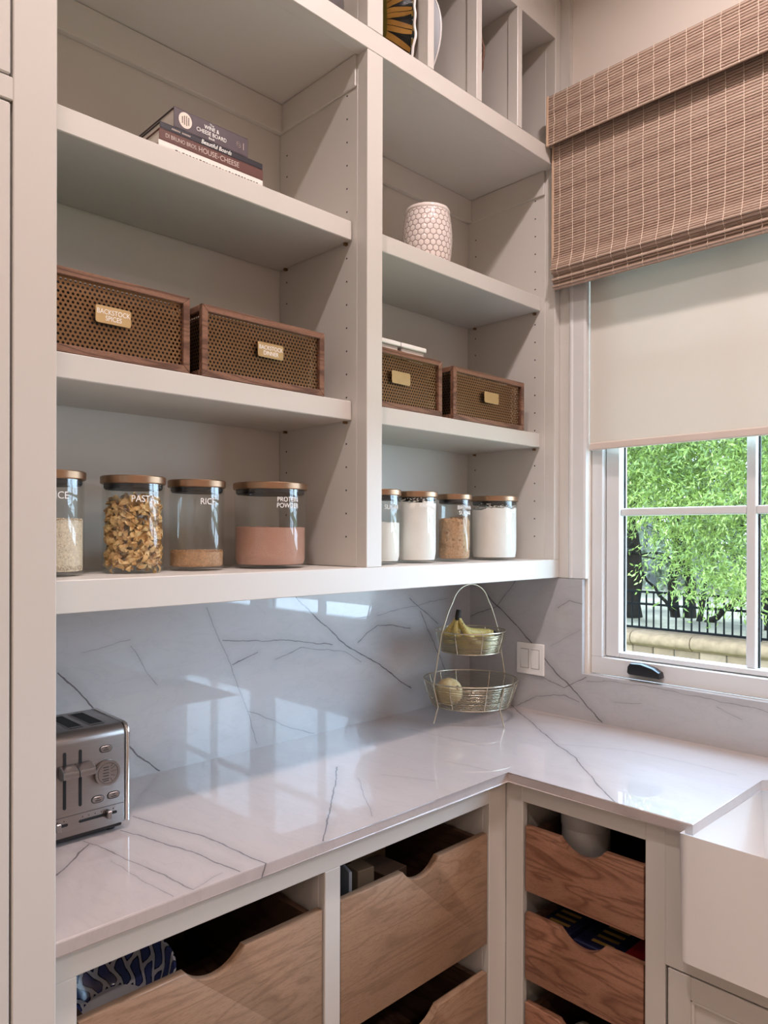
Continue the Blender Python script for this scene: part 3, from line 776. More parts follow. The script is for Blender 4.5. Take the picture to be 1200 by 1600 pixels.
def grains(r, z0, h, n, size, seed, top_n):
    """rice: ellipsoid grains lying against the glass and on top, one mesh"""
    rg = np.random.default_rng(seed)
    base = np.array([(1,0,0),(-1,0,0),(0,.34,0),(0,-.34,0),(0,0,.34),(0,0,-.34)])*size
    F0 = np.array([(0,2,4),(2,1,4),(1,3,4),(3,0,4),(2,0,5),(1,2,5),(3,1,5),(0,3,5)])
    V = []; Fs = []
    for i in range(n+top_n):
        if i < n:
            th = rg.uniform(0, 2*PI); z = rg.uniform(z0, h); rr = r-0.0015; a = rg.normal(0, 0.7)
            tang = Vector((-math.sin(th), math.cos(th), 0)); up = Vector((0, 0, 1)); rad = Vector((math.cos(th), math.sin(th), 0))
            X = tang*math.cos(a)+up*math.sin(a); Y = -tang*math.sin(a)+up*math.cos(a); Z = rad; P = rad*rr+Vector((0, 0, z))
        else:
            th = rg.uniform(0, 2*PI); rr = r*math.sqrt(rg.uniform(0, 1))*0.97; P = Vector((rr*math.cos(th), rr*math.sin(th), h+rg.uniform(-.001, .0025)))
            E3 = Euler((rg.normal(0, .3), rg.normal(0, .3), rg.uniform(0, 6.28))).to_matrix(); X, Y, Z = E3.col[0], E3.col[1], E3.col[2]
        M = np.array([X, Y, Z]); V.append(base@M+np.array(P)); Fs.append(F0+6*i)
    return np.vstack(V), np.vstack(Fs)
def noodles(r, z0, h, n, seed):
    rg = np.random.default_rng(seed); V = []; Fs = []; k0 = 0; seg = 15
    for i in range(n):
        if i < n*0.72:
            th = rg.uniform(0, 2*PI); rr = r-0.0075-abs(rg.normal(0, .003)); z = rg.uniform(z0+0.006, h-0.008)
        else:
            th = rg.uniform(0, 2*PI); rr = (r-0.012)*math.sqrt(rg.uniform(0, 1)); z = h-0.008+rg.normal(0, .006) if i % 2 else rg.uniform(z0+.01, h-.01)
        c = np.array([rr*math.cos(th), rr*math.sin(th), z])
        a = rg.uniform(0, 2*PI); tang = np.array([-math.sin(th), math.cos(th), 0]); up = np.array([0, 0, 1.0]); rad = np.array([math.cos(th), math.sin(th), 0])
        X = tang*math.cos(a)+up*math.sin(a)+rad*rg.normal(0, .12); X /= np.linalg.norm(X); Y = np.cross(rad, X); Y /= np.linalg.norm(Y); Z = np.cross(X, Y)
        L = rg.uniform(.033, .046); w = rg.uniform(.0044, .0058); tw = rg.choice([-1, 1])*rg.uniform(3.0, 5.2); p0 = rg.uniform(0, 6.28)
        for s in range(seg):
            u = s/(seg-1); ang = p0+tw*u; wav = 0.0045*math.sin(u*8+p0)
            m = c+X*L*(u-.5)+Z*wav
            for sg in (-1, 1):
                q = m+(Y*math.cos(ang)+Z*math.sin(ang))*w*sg
                d = math.hypot(q[0], q[1])
                if d > r-0.001: q[:2] *= (r-0.001)/d
                V.append(q)
            if s: b = k0+2*s; Fs.append((b-2, b-1, b+1, b))
        k0 += 2*seg
    return np.array(V), np.array(Fs)
def jars():
    z = 1.4685
    X4 = [(-1.688, -0.232), (-1.501, -0.222), (-1.332, -0.212), (-1.118, -0.222)]
    rot = -0.12
    a = jar('storage_jar', 'glass jar of pale grain at the shelving end, half hidden by the pantry cabinet', .066, .220, (X4[0][0], X4[0][1], z), rot, 'RICE', .0190)
    b = jar('storage_jar', 'glass jar marked PASTA filled with twisted egg noodles', .069, .219, (X4[1][0], X4[1][1], z), rot, 'PASTA', .0188)
    c = jar('storage_jar', 'glass jar marked RICE with a shallow layer of brown grain', .067, .219, (X4[2][0], X4[2][1], z), rot, 'RICE', .0188)
    d = jar('storage_jar', 'wide glass jar marked PROTEIN POWDER half full of pinkish brown powder', .095, .222, (X4[3][0], X4[3][1], z), rot, 'PROTEIN\nPOWDER', .0152)
    def put(o, jx, label, cat):
        o.location = jx.location; tag(o, label, cat, kind='stuff'); return o
    V, Fs = grains(.0625, .011, .118, 2300, .0036, 1, 500)
    bm = settle_mesh(.0614, .0096, .116, .002, 3); o = obj('rice_grain', bm, RICEM, None, False, smooth=60); put(o, a, 'pale cream grain filling the half-hidden jar', 'rice')
    pydata('grains', V, Fs, RICEM, o, 'stuff')
    V, Fs = noodles(.0655, .010, .166, 470, 5); o = pydata('egg_noodles', V, Fs, PASTA, None, smooth=True); put(o, b, 'twisted golden egg noodles inside the PASTA jar', 'pasta')
    V, Fs = grains(.0635, .011, .046, 1300, .0034, 2, 700)
    bm = settle_mesh(.0624, .0096, .045, .002, 6); o = obj('brown_rice', bm, BRICE, None, False, smooth=60); put(o, c, 'shallow layer of brown grain in the RICE jar', 'rice')
    pydata('grains', V, Fs, BRICE, o, 'stuff')
    bm = settle_mesh(.0910, .0096, .105, .003, 8); o = obj('protein_powder', bm, PROT, None, False, smooth=70); put(o, d, 'pinkish brown powder in the PROTEIN POWDER jar', 'powder')
    Y = -0.262
    e = jar('storage_jar', 'narrow glass jar marked SUGAR behind the middle stile, part full of white sugar', .062, .220, (-0.752, Y, z), rot, 'SUGAR', .0168)
    f = jar('storage_jar', 'glass jar full of white powder next to the SUGAR jar', .0645, .220, (-0.592, Y, z), rot, 'PANCAKE\nMIX', .0158)
    g = jar('storage_jar', 'narrow glass jar marked BROWN SUGAR with lumpy brown contents', .055, .219, (-0.409, Y, z), rot, 'BROWN\nSUGAR', .0165)
    h = jar('storage_jar', 'wide glass jar brimming with white flour nearest the window', .080, .220, (-0.192, Y, z), rot, 'FLOUR', .0170)
    bm = settle_mesh(.0585, .0096, .123, .0015, 11); o = obj('white_sugar', bm, SUGARM, None, False, smooth=70); put(o, e, 'white sugar in the SUGAR jar', 'sugar')
    bm = settle_mesh(.0610, .0096, .186, .003, 12); o = obj('pancake_mix', bm, FLOUR, None, False, smooth=70); put(o, f, 'white powder filling the jar next to the SUGAR jar', 'powder')
    bm = settle_mesh(.0515, .0096, .138, .008, 13, side=.005); o = obj('brown_sugar', bm, BSUG, None, False, smooth=30); put(o, g, 'lumpy brown sugar in the BROWN SUGAR jar', 'sugar')
    bm = settle_mesh(.0762, .0096, .176, .005, 14); o = obj('white_flour', bm, FLOUR, None, False, smooth=70); put(o, h, 'white flour in the wide jar nearest the window', 'flour')
    # smears of flour left on the glass above the powder
    for src, r, z0, z1, seed in ((h, .0765, .178, .194, 3), (f, .0612, .188, .199, 4)):
        rg = np.random.default_rng(seed); bm = new()
        for k in range(150):
            th = rg.uniform(0, 6.28); zz = z0+(z1-z0)*rg.uniform(0, 1)**1.8; s = rg.uniform(.0006, .0028)
            c0 = Vector((r*math.cos(th), r*math.sin(th), zz)); tg = Vector((-math.sin(th), math.cos(th), 0))
            vs = [bm.verts.new(c0+tg*s*1.5*math.cos(q)+Vector((0, 0, s*.7*math.sin(q)))) for q in (0, 1.05, 2.1, 3.14, 4.2, 5.2)]; bm.faces.new(vs)
        obj('flour_dust', bm, FLOUR, src, False, kind='stuff')
jars()

# ------------------------------------------------------------------ perforated boxes
def perforated(w, h, p=0.0098, hole=0.0031):
    """sheet in local xz, hexagonal lattice of real holes"""
    bm = new(); R = p/math.sqrt(3); dz = p*math.sqrt(3)/2
    nz = int(h/dz)+1; nx = int(w/p)+1
    for j in range(nz):
        for i in range(nx):
            cx = -w/2+p*(i+0.5*(j % 2)); cz = dz*j
            if abs(cx) > w/2-0.001 or cz > h: continue
            o = []; q = []
            for k in range(6):
                a = PI/6+k*PI/3
                o.append(bm.verts.new((cx+R*math.cos(a), 0, cz+R*math.sin(a)))); q.append(bm.verts.new((cx+hole*math.cos(a), 0, cz+hole*math.sin(a))))
            for k in range(6):
                bm.faces.new((o[k], o[(k+1) % 6], q[(k+1) % 6], q[k]))
    bmesh.ops.remove_doubles(bm, verts=bm.verts, dist=0.0001)
    return bm
def crate(label, w, h, dep, loc, rz, text, plate_x=0.0, tsize=0.0175):
    t = thing('perforated_box', label, 'box', loc, 'wood-framed perforated storage boxes'); t.rotation_euler.z = rz
    fr, th = 0.016, 0.014
    def bar(lo, hi): return bx('frame_bar', lo, hi, WALNUT, t, 0.0015, 1, False)
    for y0, y1 in ((-th, 0.0), (dep-th*2, dep-th)):
        for xs in (-1, 1):
            a, b = xs*w/2, xs*(w/2-fr)
            bm = new(); prism(bm, [(a, 0), (b, fr), (b, h-fr), (a, h)], 'y', y0, y1, bev=.0012, seg=1); obj('frame_bar', bm, WALNUT, t, False)
        for z0, z1 in ((0, fr), (h, h-fr)):
            bm = new(); prism(bm, [(-w/2, z0), (w/2, z0), (w/2-fr, z1), (-w/2+fr, z1)], 'y', y0, y1, bev=.0012, seg=1); obj('frame_bar', bm, WALNUT, t, False)
    for xs in (-1, 1):
        for z in (0, h-fr):
            a, b = sorted((xs*w/2, xs*(w/2-fr))); bar((a, 0.0, z), (b, dep-2*th, z+fr))
    # sheets
    bm = perforated(w-2*fr+0.008, h-2*fr+0.008); bmesh.ops.translate(bm, verts=bm.verts, vec=(0, -th*0.35, fr-0.004)); obj('perforated_sheet', bm, BRONZE, t, False, recalc=False)
    for xs in (-1, 1):
        bm = perforated(dep-2*th, h-2*fr+0.006); bmesh.ops.rotate(bm, verts=bm.verts, matrix=Matrix.Rotation(PI/2, 3, 'Z')); bmesh.ops.translate(bm, verts=bm.verts, vec=(xs*(w/2-fr*0.45), dep/2-th, fr-0.003))
        obj('perforated_sheet', bm, BRONZE, t, False, recalc=False)
    bm = new(); box(bm, (-w/2+fr, dep-1.6*th, fr), (w/2-fr, dep-1.4*th, h-fr)); obj('back_sheet', bm, BRONZE, t, False)
    bx('bottom_board', (-w/2+fr, 0, 0.003), (w/2-fr, dep-2*th, 0.009), WALNUT, t, 0, 1, False)
    bx('inner_shade_block', (-w/2+fr+0.01, 0.02, 0.010), (w/2-fr-0.01, dep-2*th-0.01, h-0.012), DARK, t, 0.004, 1, False)  # black block stands in for the shade inside the box, seen through the holes
    # brass name plate
    pw, ph = 0.076, 0.036; bm = new(); pts = []; rr = 0.005
    for cx, cz, a0 in ((pw/2-rr, ph/2-rr, 0), (-pw/2+rr, ph/2-rr, PI/2), (-pw/2+rr, -ph/2+rr, PI), (pw/2-rr, -ph/2+rr, 1.5*PI)):
        for k in range(5): pts.append((plate_x+cx+rr*math.cos(a0+k*PI/8), h*0.535+cz+rr*math.sin(a0+k*PI/8)))
    prism(bm, pts, 'y', -th-0.0025, -th-0.0003, bev=.0005, seg=1); pl = obj('name_plate', bm, BRASS, t, False)
    bm = new(); box(bm, (plate_x-0.012, -th-0.0003, h*0.535-0.008), (plate_x+0.012, -th*0.35, h*0.535+0.008)); obj('plate_clip', bm, DARK, pl, False)
    if text: text_mesh('lettering', text, tsize, WHITEINK, pl, 0.0002, place=(plate_x, -th-0.0028, h*0.535-0.001), line=0.9, ysc=1.18)
    return t
def crates():
    z = 1.9185
    crate('large perforated box with a plate reading BACKSTOCK SPICES', .372, .170, .25, (-1.612, -0.330, z), 0, 'BACKSTOCK\nSPICES', .008, .0122)
    crate('large perforated box with a plate reading BACKSTOCK DINNER', .362, .165, .25, (-1.215, -0.331, z), 0, 'BACKSTOCK\nDINNER', .008, .0122)
    crate('perforated box with a pale gold plate beneath two white cases', .312, .170, .25, (-0.720, -0.330, z), 0, None, -.027)
    crate('perforated box with a blank brass plate at the window end of its shelf', .380, .166, .25, (-0.322, -0.331, z), 0, None, .002)
crates()
def white_cases():
    z = 2.089
    for k, (x, lab) in enumerate(((-0.795, 'flat white lidded case half hidden by the middle stile'), (-0.683, 'flat white lidded case nearer the window on the perforated box'))):
        t = thing('flat_case', lab, 'case', (x, -0.272, z), 'flat white cases on the perforated box')
        bx('tray', (-0.048, -0.06, 0), (0.048, 0.06, 0.014), plain('case_grey', srgb(206, 198, 192), 0.5), t, 0.003, 2, False)
        bx('lid', (-0.054, -0.066, 0.0145), (0.054, 0.066, 0.028), WHITEP, t, 0.003, 2, False)
white_cases()

# ------------------------------------------------------------------ books
def books():
    cover_top = plain('plum_grey_cover', srgb(84, 70, 76), 0.45, var=0.25, scale=25)
    cover_dk = plain('charcoal_cover', srgb(44, 40, 48), 0.4, var=0.06)
    cover_br = plain('brown_cover', srgb(96, 56, 48), 0.5, var=0.05)
    cover_w = plain('white_cover', srgb(236, 228, 220), 0.4, var=0.02)
    pages = plain('book_pages', srgb(205, 195, 182), 0.8, var=0.05, scale=200)
    silver = plain('pale_print', srgb(196, 178, 168), 0.6, var=0.02)
    def book(label, x0, x1, y0, dep, z0, th, cov, rz=0.0):
        w = x1-x0
        t = thing('book', label, 'book', ((x0+x1)/2, y0+dep/2, z0), 'cookbooks stacked on the top shelf'); t.rotation_euler.z = rz
        c = 0.0022; bm = new()
        box(bm, (-w/2, -dep/2, 0), (w/2, dep/2, c), 0.0006, 1); box(bm, (-w/2, -dep/2, th-c), (w/2, dep/2, th), 0.0006, 1); box(bm, (-w/2, -dep/2, c), (w/2, -dep/2+c, th-c))
        obj('cover', bm, cov, t, False); bx('page_block', (-w/2+0.003, -dep/2+c, c), (w/2-0.003, dep/2-0.003, th-c), pages, t, 0, 1, False)
        return t, w, dep
    Y = -0.338
    t, w, d = book('thin white book lowest of the stack', -1.500, -1.226, Y, .215, 2.4088, .013, cover_w, .0)
    bm = new(); rg = random.Random(2)
    for k in range(26):
        x = -w/2+.04+k*.0086; box(bm, (x, -d/2-.0003, .0010), (x+rg.uniform(.002, .006), -d/2, .0010+rg.uniform(.0010, .0022)))
    obj('cover_print', bm, DARKINK, t, False, kind='stuff')
    t, w, d = book('brown book lettered HOUSE of CHEESE under a thin charcoal book', -1.498, -1.226, Y, .21, 2.4222, .0255, cover_br)
    text_mesh('lettering', 'DI BRUNO BROS.', .0102, silver, t, .0002, place=(-w/2+.053, -d/2-.0003, .0125), ysc=1.25)
    text_mesh('lettering', 'HOUSE', .0155, silver, t, .0002, place=(-.016, -d/2-.0003, .0125), ysc=1.1)
    text_mesh('lettering', 'of', .006, silver, t, .0002, place=(.0115, -d/2-.0003, .0125))
    text_mesh('lettering', 'CHEESE', .0155, silver, t, .0002, place=(.0420, -d/2-.0003, .0125), ysc=1.1)
    t, w, d = book('thin charcoal book lettered Beautiful Boards', -1.496, -1.226, Y+.001, .205, 2.4480, .0150, cover_dk)
    text_mesh('lettering', 'Beautiful Boards', .0122, WHITEINK, t, .0003, place=(.006, -d/2-.0003, .0078), shear=.25, ysc=1.15)
    bm = new()
    for k in range(13):
        if k != 6: box(bm, (-w/2+.028+k*.0036, -d/2-.0003, .0058), (-w/2+.0303+k*.0036, -d/2, .0090))
    obj('small_print', bm, silver, t, False)
    t, w, d = book('thick plum-grey book lettered THE WINE AND CHEESE BOARD, topmost of the stack', -1.462, -1.268, Y+.002, .19, 2.4633, .0460, cover_top)
    text_mesh('lettering', 'The', .0075, WHITEINK, t, .0002, place=(-.002, -d/2-.0003, .0385))
    text_mesh('lettering', 'WINE &\nCHEESE BOARD', .0112, WHITEINK, t, .0002, place=(-.002, -d/2-.0003, .0235), line=.95, ysc=1.15)
    text_mesh('lettering', 'Book', .0075, WHITEINK, t, .0002, place=(-.002, -d/2-.0003, .0075))
    bm = new(); vs = [bm.verts.new((-w/2+.0275+.0165*math.cos(a*PI/16), -d/2-.0003, .0240+.0178*math.sin(a*PI/16))) for a in range(32)]; bm.faces.new(vs)
    lb = obj('round_label', bm, plain('pale_label', srgb(232, 214, 200), 0.6), t, False)
    bm = new()
    for k, (a, b) in enumerate(((-.008, .006), (-.010, .009), (-.011, .010), (-.008, .008))):
        x = -w/2+.0275-.0085+k*.0052
        zz = a
        while zz < b: box(bm, (x, -d/2-.0006, .024+zz), (x+.0024, -d/2-.0003, .024+zz+.0016)); zz += .0026
    obj('label_print', bm, DARKINK, lb, False)
    bm = new(); tube(bm, [(w/2-.026+.006*math.cos(a*PI/10), -d/2-.0004, .022+.0066*math.sin(a*PI/10)) for a in range(20)], .0005, 4, closed=True); tube(bm, [(w/2-.026+.0028*math.cos(a*PI/6), -d/2-.0004, .022+.0028*math.sin(a*PI/6)) for a in range(12)], .0005, 4, closed=True)
    box(bm, (w/2-.0135, -d/2-.0005, .014), (w/2-.012, -d/2-.0001, .030)); obj('spine_emblem', bm, silver, t, False)
books()

# ------------------------------------------------------------------ honeycomb vase
def vase():
    t = thing('vase', 'white barrel vase with grey honeycomb pattern on the upper shelf', 'vase', (-0.500, -0.222, 2.4085))
    H = 0.198
    glaze = plain('white_glaze', srgb(232, 220, 212), 0.12, var=0.02, Coat_Weight=0.5); line = plain('grey_honeycomb_line', srgb(150, 132, 124), 0.3, var=0.02)
    def rad(z):
        u = z/H; return 0.066+0.0155*math.sin(PI*min(1, max(0, (u*0.94+0.02))))**0.8 if 0 < u < 1 else 0.066
    bm = new(); n = 26; Rm = 0.080
    wid = 2*PI/n; hs = wid*Rm/math.sqrt(3); dz = hs*1.5
    rows = int((H-0.014)/dz)+2
    def P(a, z, out=0.0):
        z = min(max(z, 0.004), H-0.012); r = rad(z)+out
        return (r*math.cos(a), r*math.sin(a), z)
    for j in range(rows):
        for i in range(n):
            ca = wid*(i+0.5*(j % 2)); cz = 0.002+dz*j
            o = []; q = []
            for k in range(6):
                b = PI/2+k*PI/3; du, dv = hs*math.cos(b)/Rm, hs*math.sin(b)
                o.append(P(ca+du, cz+dv)); q.append(P(ca+du*0.86, cz+dv*0.86, 0.0004))
            if max(p[2] for p in o)-min(p[2] for p in o) < 0.001: continue
            ov = [bm.verts.new(p) for p in o]; qv = [bm.verts.new(p) for p in q]
            try:
                f = bm.faces.new(qv); f.material_index = 0
                for k in range(6): f = bm.faces.new((ov[k], ov[(k+1) % 6], qv[(k+1) % 6], qv[k])); f.material_index = 1
            except ValueError: pass
    bmesh.ops.remove_doubles(bm, verts=bm.verts, dist=0.00005)
    bmesh.ops.dissolve_degenerate(bm, edges=bm.edges, dist=0.00004)
    obj('honeycomb_body', bm, [glaze, line], t, False, smooth=179, recalc=True)
    bm = new(); rt = rad(H-0.013)
    lathe(bm, [(rt-0.003, H-0.016), (rt+0.0015, H-0.012), (rt+0.002, H-0.006), (rt-0.001, H), (rt-0.006, H-0.001), (rt-0.008, H-0.02), (0.070, 0.1), (0.055, 0.01), (0, 0.008)], 52); obj('rim', bm, glaze, t, False, smooth=60)
    bm = new(); lathe(bm, [(0, 0), (0.058, 0), (0.062, 0.004), (rad(.006), 0.006)], 52); obj('foot', bm, glaze, t, False, smooth=60)
vase()

# ------------------------------------------------------------------ toaster
def toaster():
    x0, x1, y0, y1, z0, z1 = -1.822, -1.547, -0.300, -0.105, 0.931, 1.146
    t = thing('toaster', 'brushed steel four-slot toaster at the counter end by the pantry cabinet', 'toaster', ((x0+x1)/2, (y0+y1)/2, 0.9155))
    bm = new(); r = 0.024; pts = [(y0, z0+0.002), (y0, z1-r*1.0)]
    for k in range(1, 8): a = k*PI/16; pts.append((y0+r-r*math.cos(a), z1-r+r*math.sin(a)))
    for k in range(0, 8): a = PI/2+k*PI/16; pts.append((y1-r-r*math.cos(a), z1-r+r*math.sin(a)))
    pts += [(y1, z0+0.002)]
    prism(bm, pts, 'x', x0+0.008, x1-0.008, bev=0.004, seg=2); obj('body', bm, STEEL, t, smooth=35)
    trim = plain('polished_steel_edge', srgb(214, 210, 206), 0.14, 1.0, var=0.02)
    for a, b in ((x0, x0+0.008), (x1-0.008, x1)):
        bm = new(); prism(bm, [(p-0.003 if p < y0+0.01 else (p+0.003 if p > y1-0.01 else p), q+(0.002 if q > z1-r-.001 else 0)) for p, q in pts], 'x', a, b, bev=0.003, seg=2); obj('end_cap', bm, trim, t, smooth=40, label='polished steel end cap')
    # bread slots, long way front to back
    for xc in (-1.758, -1.712, -1.648, -1.602):
        s = bx('bread_slot', (xc-0.0155, -0.266, z1-0.003), (xc+0.0155, -0.142, z1+0.0006), DARK, t, 0.001)
        bm = new()
        for yy in (-0.263, -0.145): box(bm, (xc-0.0155, yy-0.002, z1-0.001), (xc+0.0155, yy+0.002, z1+0.001))
        box(bm, (xc-0.0165, -0.266, z1-0.001), (xc-0.0145, -0.142, z1+0.001)); box(bm, (xc+0.0145, -0.266, z1-0.001), (xc+0.0165, -0.142, z1+0.001))
        obj('slot_rim', bm, STEEL, s)
    Yf = y0-0.0008
    def pill(bm, xc, zc, w, h, ya, yb, bev=0.0):
        P = []; rr = min(w, h)/2
        if w >= h:
            for k in range(9): a = -PI/2+k*PI/8; P.append((xc+w/2-rr+rr*math.cos(a), zc+rr*math.sin(a)))
            for k in range(9): a = PI/2+k*PI/8; P.append((xc-w/2+rr+rr*math.cos(a), zc+rr*math.sin(a)))
        else:
            for k in range(9): a = k*PI/8; P.append((xc+rr*math.cos(a), zc+h/2-rr+rr*math.sin(a)))
            for k in range(9): a = PI+k*PI/8; P.append((xc+rr*math.cos(a), zc-h/2+rr+rr*math.sin(a)))
        prism(bm, P, 'y', ya, yb, bev=bev, seg=1); return bm
    for cl in (-1.669, ):
        for xs in (-1.685, -1.653): obj('lever_slot', pill(new(), xs, 1.049, 0.0062, 0.118, Yf, y0+0.002), DARK, t)
    for xs in (-1.779, -1.747): obj('lever_slot', pill(new(), xs, 1.049, 0.0062, 0.118, Yf, y0+0.002), DARK, t)
    for xa, xb in ((-1.698, -1.6655), (-1.6645, -1.632), (-1.792, -1.7595), (-1.7585, -1.726)):
        bm = new(); prism(bm, [(y0-0.030, 1.060), (y0-0.032, 1.066), (y0-0.030, 1.074), (y0-0.012, 1.081), (y0-0.002, 1.081), (y0-0.002, 1.056), (y0-0.012, 1.054)], 'x', xa, xb, bev=0.0015, seg=1); obj('lever', bm, STEEL, t, smooth=40)
    # browning dials, pill buttons, sliders
    for xc in (-1.598,):
        bm = new(); prism(bm, [(xc+0.0268*math.cos(a*PI/24), 1.049+0.0268*math.sin(a*PI/24)) for a in range(48)], 'y', y0-0.010, y0-0.001, bev=0.0022); d = obj('dial', bm, STEEL, t, smooth=35)
        bm = new()
        for k, zz in enumerate((1.062, 1.0565, 1.050, 1.044, 1.0375, 1.0335)):
            w = (.012, .011, .013, .012, .015, .012)[k]; box(bm, (xc-.002-w*.72, y0-.0104, zz-.0009), (xc-.002+w*.28, y0-.010, zz+.0009))
        for a, b in (((.006, .013), (.011, .019)), ((.006, .008), (.016, .013)), ((.006, .002), (.019, .003)), ((.006, -.005), (.015, -.008)), ((.005, -.011), (.009, -.018))):
            tube(bm, [(xc+a[0], y0-.0102, 1.049+a[1]), (xc+b[0], y0-.0102, 1.049+b[1])], .0005, 4)
        obj('dial_print', bm, DARKINK, d)
        bm = new(); tube(bm, [(xc+.0215*math.cos(a*PI/20), y0-.0101, 1.049+.0215*math.sin(a*PI/20)) for a in range(40)], .0005, 4, closed=True); obj('dial_ring', bm, plain('dial_groove', srgb(70, 66, 64), .5, 1.0), d)
    grv = plain('button_groove', srgb(52, 48, 47), 0.6)
    for xc, zc in ((-1.599, 1.099), (-1.616, 0.9955), (-1.582, 0.9965)):
        g = obj('button', pill(new(), xc, zc, .0245, .0125, y0-.0025, y0-.0006, .0008), STEEL, t)
        obj('button_groove', pill(new(), xc, zc, .0275, .0155, y0-.0010, y0+.002), grv, g)
        bm = new(); box(bm, (xc-.003, y0-.0028, zc+.0012), (xc+.003, y0-.0025, zc+.0028)); box(bm, (xc-.006, y0-.0028, zc-.003), (xc+.006, y0-.0025, zc-.0012)); obj('button_print', bm, DARKINK, g)
    bx('control_line', (x0+.02, y0-.0006, .9745), (x1-.012, y0+.001, .9755), grv, t, 0)
    for xa, xb, kn in ((-1.656, -1.574, -1.594), (-1.76, -1.678, -1.70)):
        s = obj('slider_slot', pill(new(), (xa+xb)/2, .9585, xb-xa, .0058, Yf, y0+.002), DARK, t)
        bx('slider_knob', (kn-.005, y0-.012, .950), (kn+.005, y0-.001, .967), STEEL, s, .0015)
        bm = new()
        for k in range(6): xx = xa+.008+k*(xb-xa-.016)/5; box(bm, (xx-.0008, y0-.0006, .9655), (xx+.0008, y0+.001, .968))
        obj('slider_marks', bm, DARKINK, s)
    bx('base', (x0+.012, y0+.008, .9225), (x1-.012, y1-.008, .9335), BLACKP, t, .002)
    for xx in (x0+.03, x1-.03):
        for yy in (y0+.03, y1-.03):
            bm = new(); lathe(bm, [(0, 0), (.011, 0), (.012, .0075), (0, .0075)], 20, center=(xx, yy, .9156)); obj('foot', bm, RUBBER, t, smooth=40)
toaster()

# ------------------------------------------------------------------ tiered wire basket, bananas, onion
BC = Vector((-0.257, -0.210, 0.0))
def basket_stand():
    t = thing('fruit_stand', 'champagne wire two-tier fruit stand in the counter corner', 'stand', (BC.x, BC.y, 0.9155))
    fl = Vector((-0.419, -0.184, 0))-BC; ang0 = math.atan2(fl.y, fl.x)
    def at(k, r, z): a = ang0+k*PI/2; return Vector((BC.x+r*math.cos(a), BC.y+r*math.sin(a), z))
    def ring(bm, r, z, w): tube(bm, [(BC.x+r*math.cos(a*PI/36), BC.y+r*math.sin(a*PI/36), z) for a in range(72)], w, 6, closed=True)
    w = 0.0026
    # arch from the front-left foot over the top to the back-right foot
    bm = new(); side = []
    low = [(0.166, 0.9185), (0.146, 0.972), (0.166, 1.047), (0.132, 1.215), (0.102, 1.29)]
    a = [at(0, r, z) for r, z in low]; top = [at(0, 0.088*math.cos(k*PI/10), 1.294+0.088*math.sin(k*PI/10)) for k in range(1, 10)]; b = [at(2, r, z) for r, z in low[::-1]]
    tube(bm, smooth_path(a[:3], 1)+smooth_path(a[3:]+top+b[:2], 3)+b[2:], w, 8); obj('arch_handle', bm, CHAMP, t, smooth=60)
    for k in (1, 3):
        bm = new(); tube(bm, [at(k, r, z) for r, z in low[:3]], w, 8); obj('leg', bm, CHAMP, t, smooth=60)
    def basket(rt, rb, zt, zb, seed, name):
        rg = random.Random(seed); bm = new()
        ring(bm, rt, zt, 0.0024); ring(bm, rb, zb, 0.0018)
        p = obj(name, bm, CHAMP, t, smooth=60)
        n = int((zt-zb-0.008)/(0.0040 if seed == 1 else 0.0026)); bm = new()
        for k in range(n):
            u = (k+0.5)/n; r = rb+(rt-rb)*u**0.8; z = zb+0.002+(zt-zb-0.009)*u
            ph = rg.uniform(0, 6.28); tl = rg.uniform(-.0016, .0016)
            tube(bm, [(BC.x+(r+rg.uniform(-.0006, .0006))*math.cos(a*PI/24), BC.y+(r+rg.uniform(-.0006, .0006))*math.sin(a*PI/24), z+tl*math.sin(a*PI/24+ph)) for a in range(48)], 0.0009, 4, closed=True)
        obj('wire_wrap', bm, CHAMP, p, kind='stuff', smooth=60)
        for k in range(8):
            a = ang0+k*PI/4+PI/8; bm = new()
            tube(bm, [(BC.x+r*math.cos(a), BC.y+r*math.sin(a), z) for r, z in ((rt, zt), (rb+(rt-rb)*.5**.8+.001, (zt+zb)/2), (rb+.001, zb))], 0.0016, 6); obj('upright', bm, CHAMP, p, smooth=60)
        bm = new()
        for k in range(-9, 10):
            d = k*rb/9.5; L = math.sqrt(max(rb*rb-d*d, 1e-6))
            tube(bm, [(BC.x+d, BC.y-L, zb), (BC.x+d, BC.y+L, zb)], 0.0009, 4)
            if k % 3 == 0: tube(bm, [(BC.x-L, BC.y+d, zb-.001), (BC.x+L, BC.y+d, zb-.001)], 0.0012, 4)
        obj('basket_floor', bm, CHAMP, p, smooth=60)
    basket(0.163, 0.136, 1.052, 0.968, 1, 'lower_basket'); basket(0.122, 0.102, 1.222, 1.150, 2, 'upper_basket')
    # twisted brace wire seen across the front of the lower basket
    a0 = at(0, .150, .985); a1 = at(0.62, .152, 1.006); bm = new(); tube(bm, smooth_path([a0, (a0+a1)/2+Vector((-.008, -.006, -.002)), a1], 4), .0018, 6); obj('brace_wire', bm, CHAMP, t, smooth=60)
basket_stand()
def banana_mat():
    t = NT('ripe_banana_skin'); p = t.coord('Object')
    vor = t.n('ShaderNodeTexVoronoi', {'Vector': p, 'Scale': 210.0}); nz = t.noise(p, 26, 3).outputs[0]
    sp = t.math('LESS_THAN', vor.outputs['Distance'], t.math('MULTIPLY', nz, 0.5))
    col = t.mix(t.noise(p, 9, 2).outputs[0], srgb(200, 174, 96), srgb(216, 196, 122))
    col = t.mix(t.math('MULTIPLY', sp, 0.8), col, srgb(62, 44, 26))
    return t.bsdf(col, 0.5)
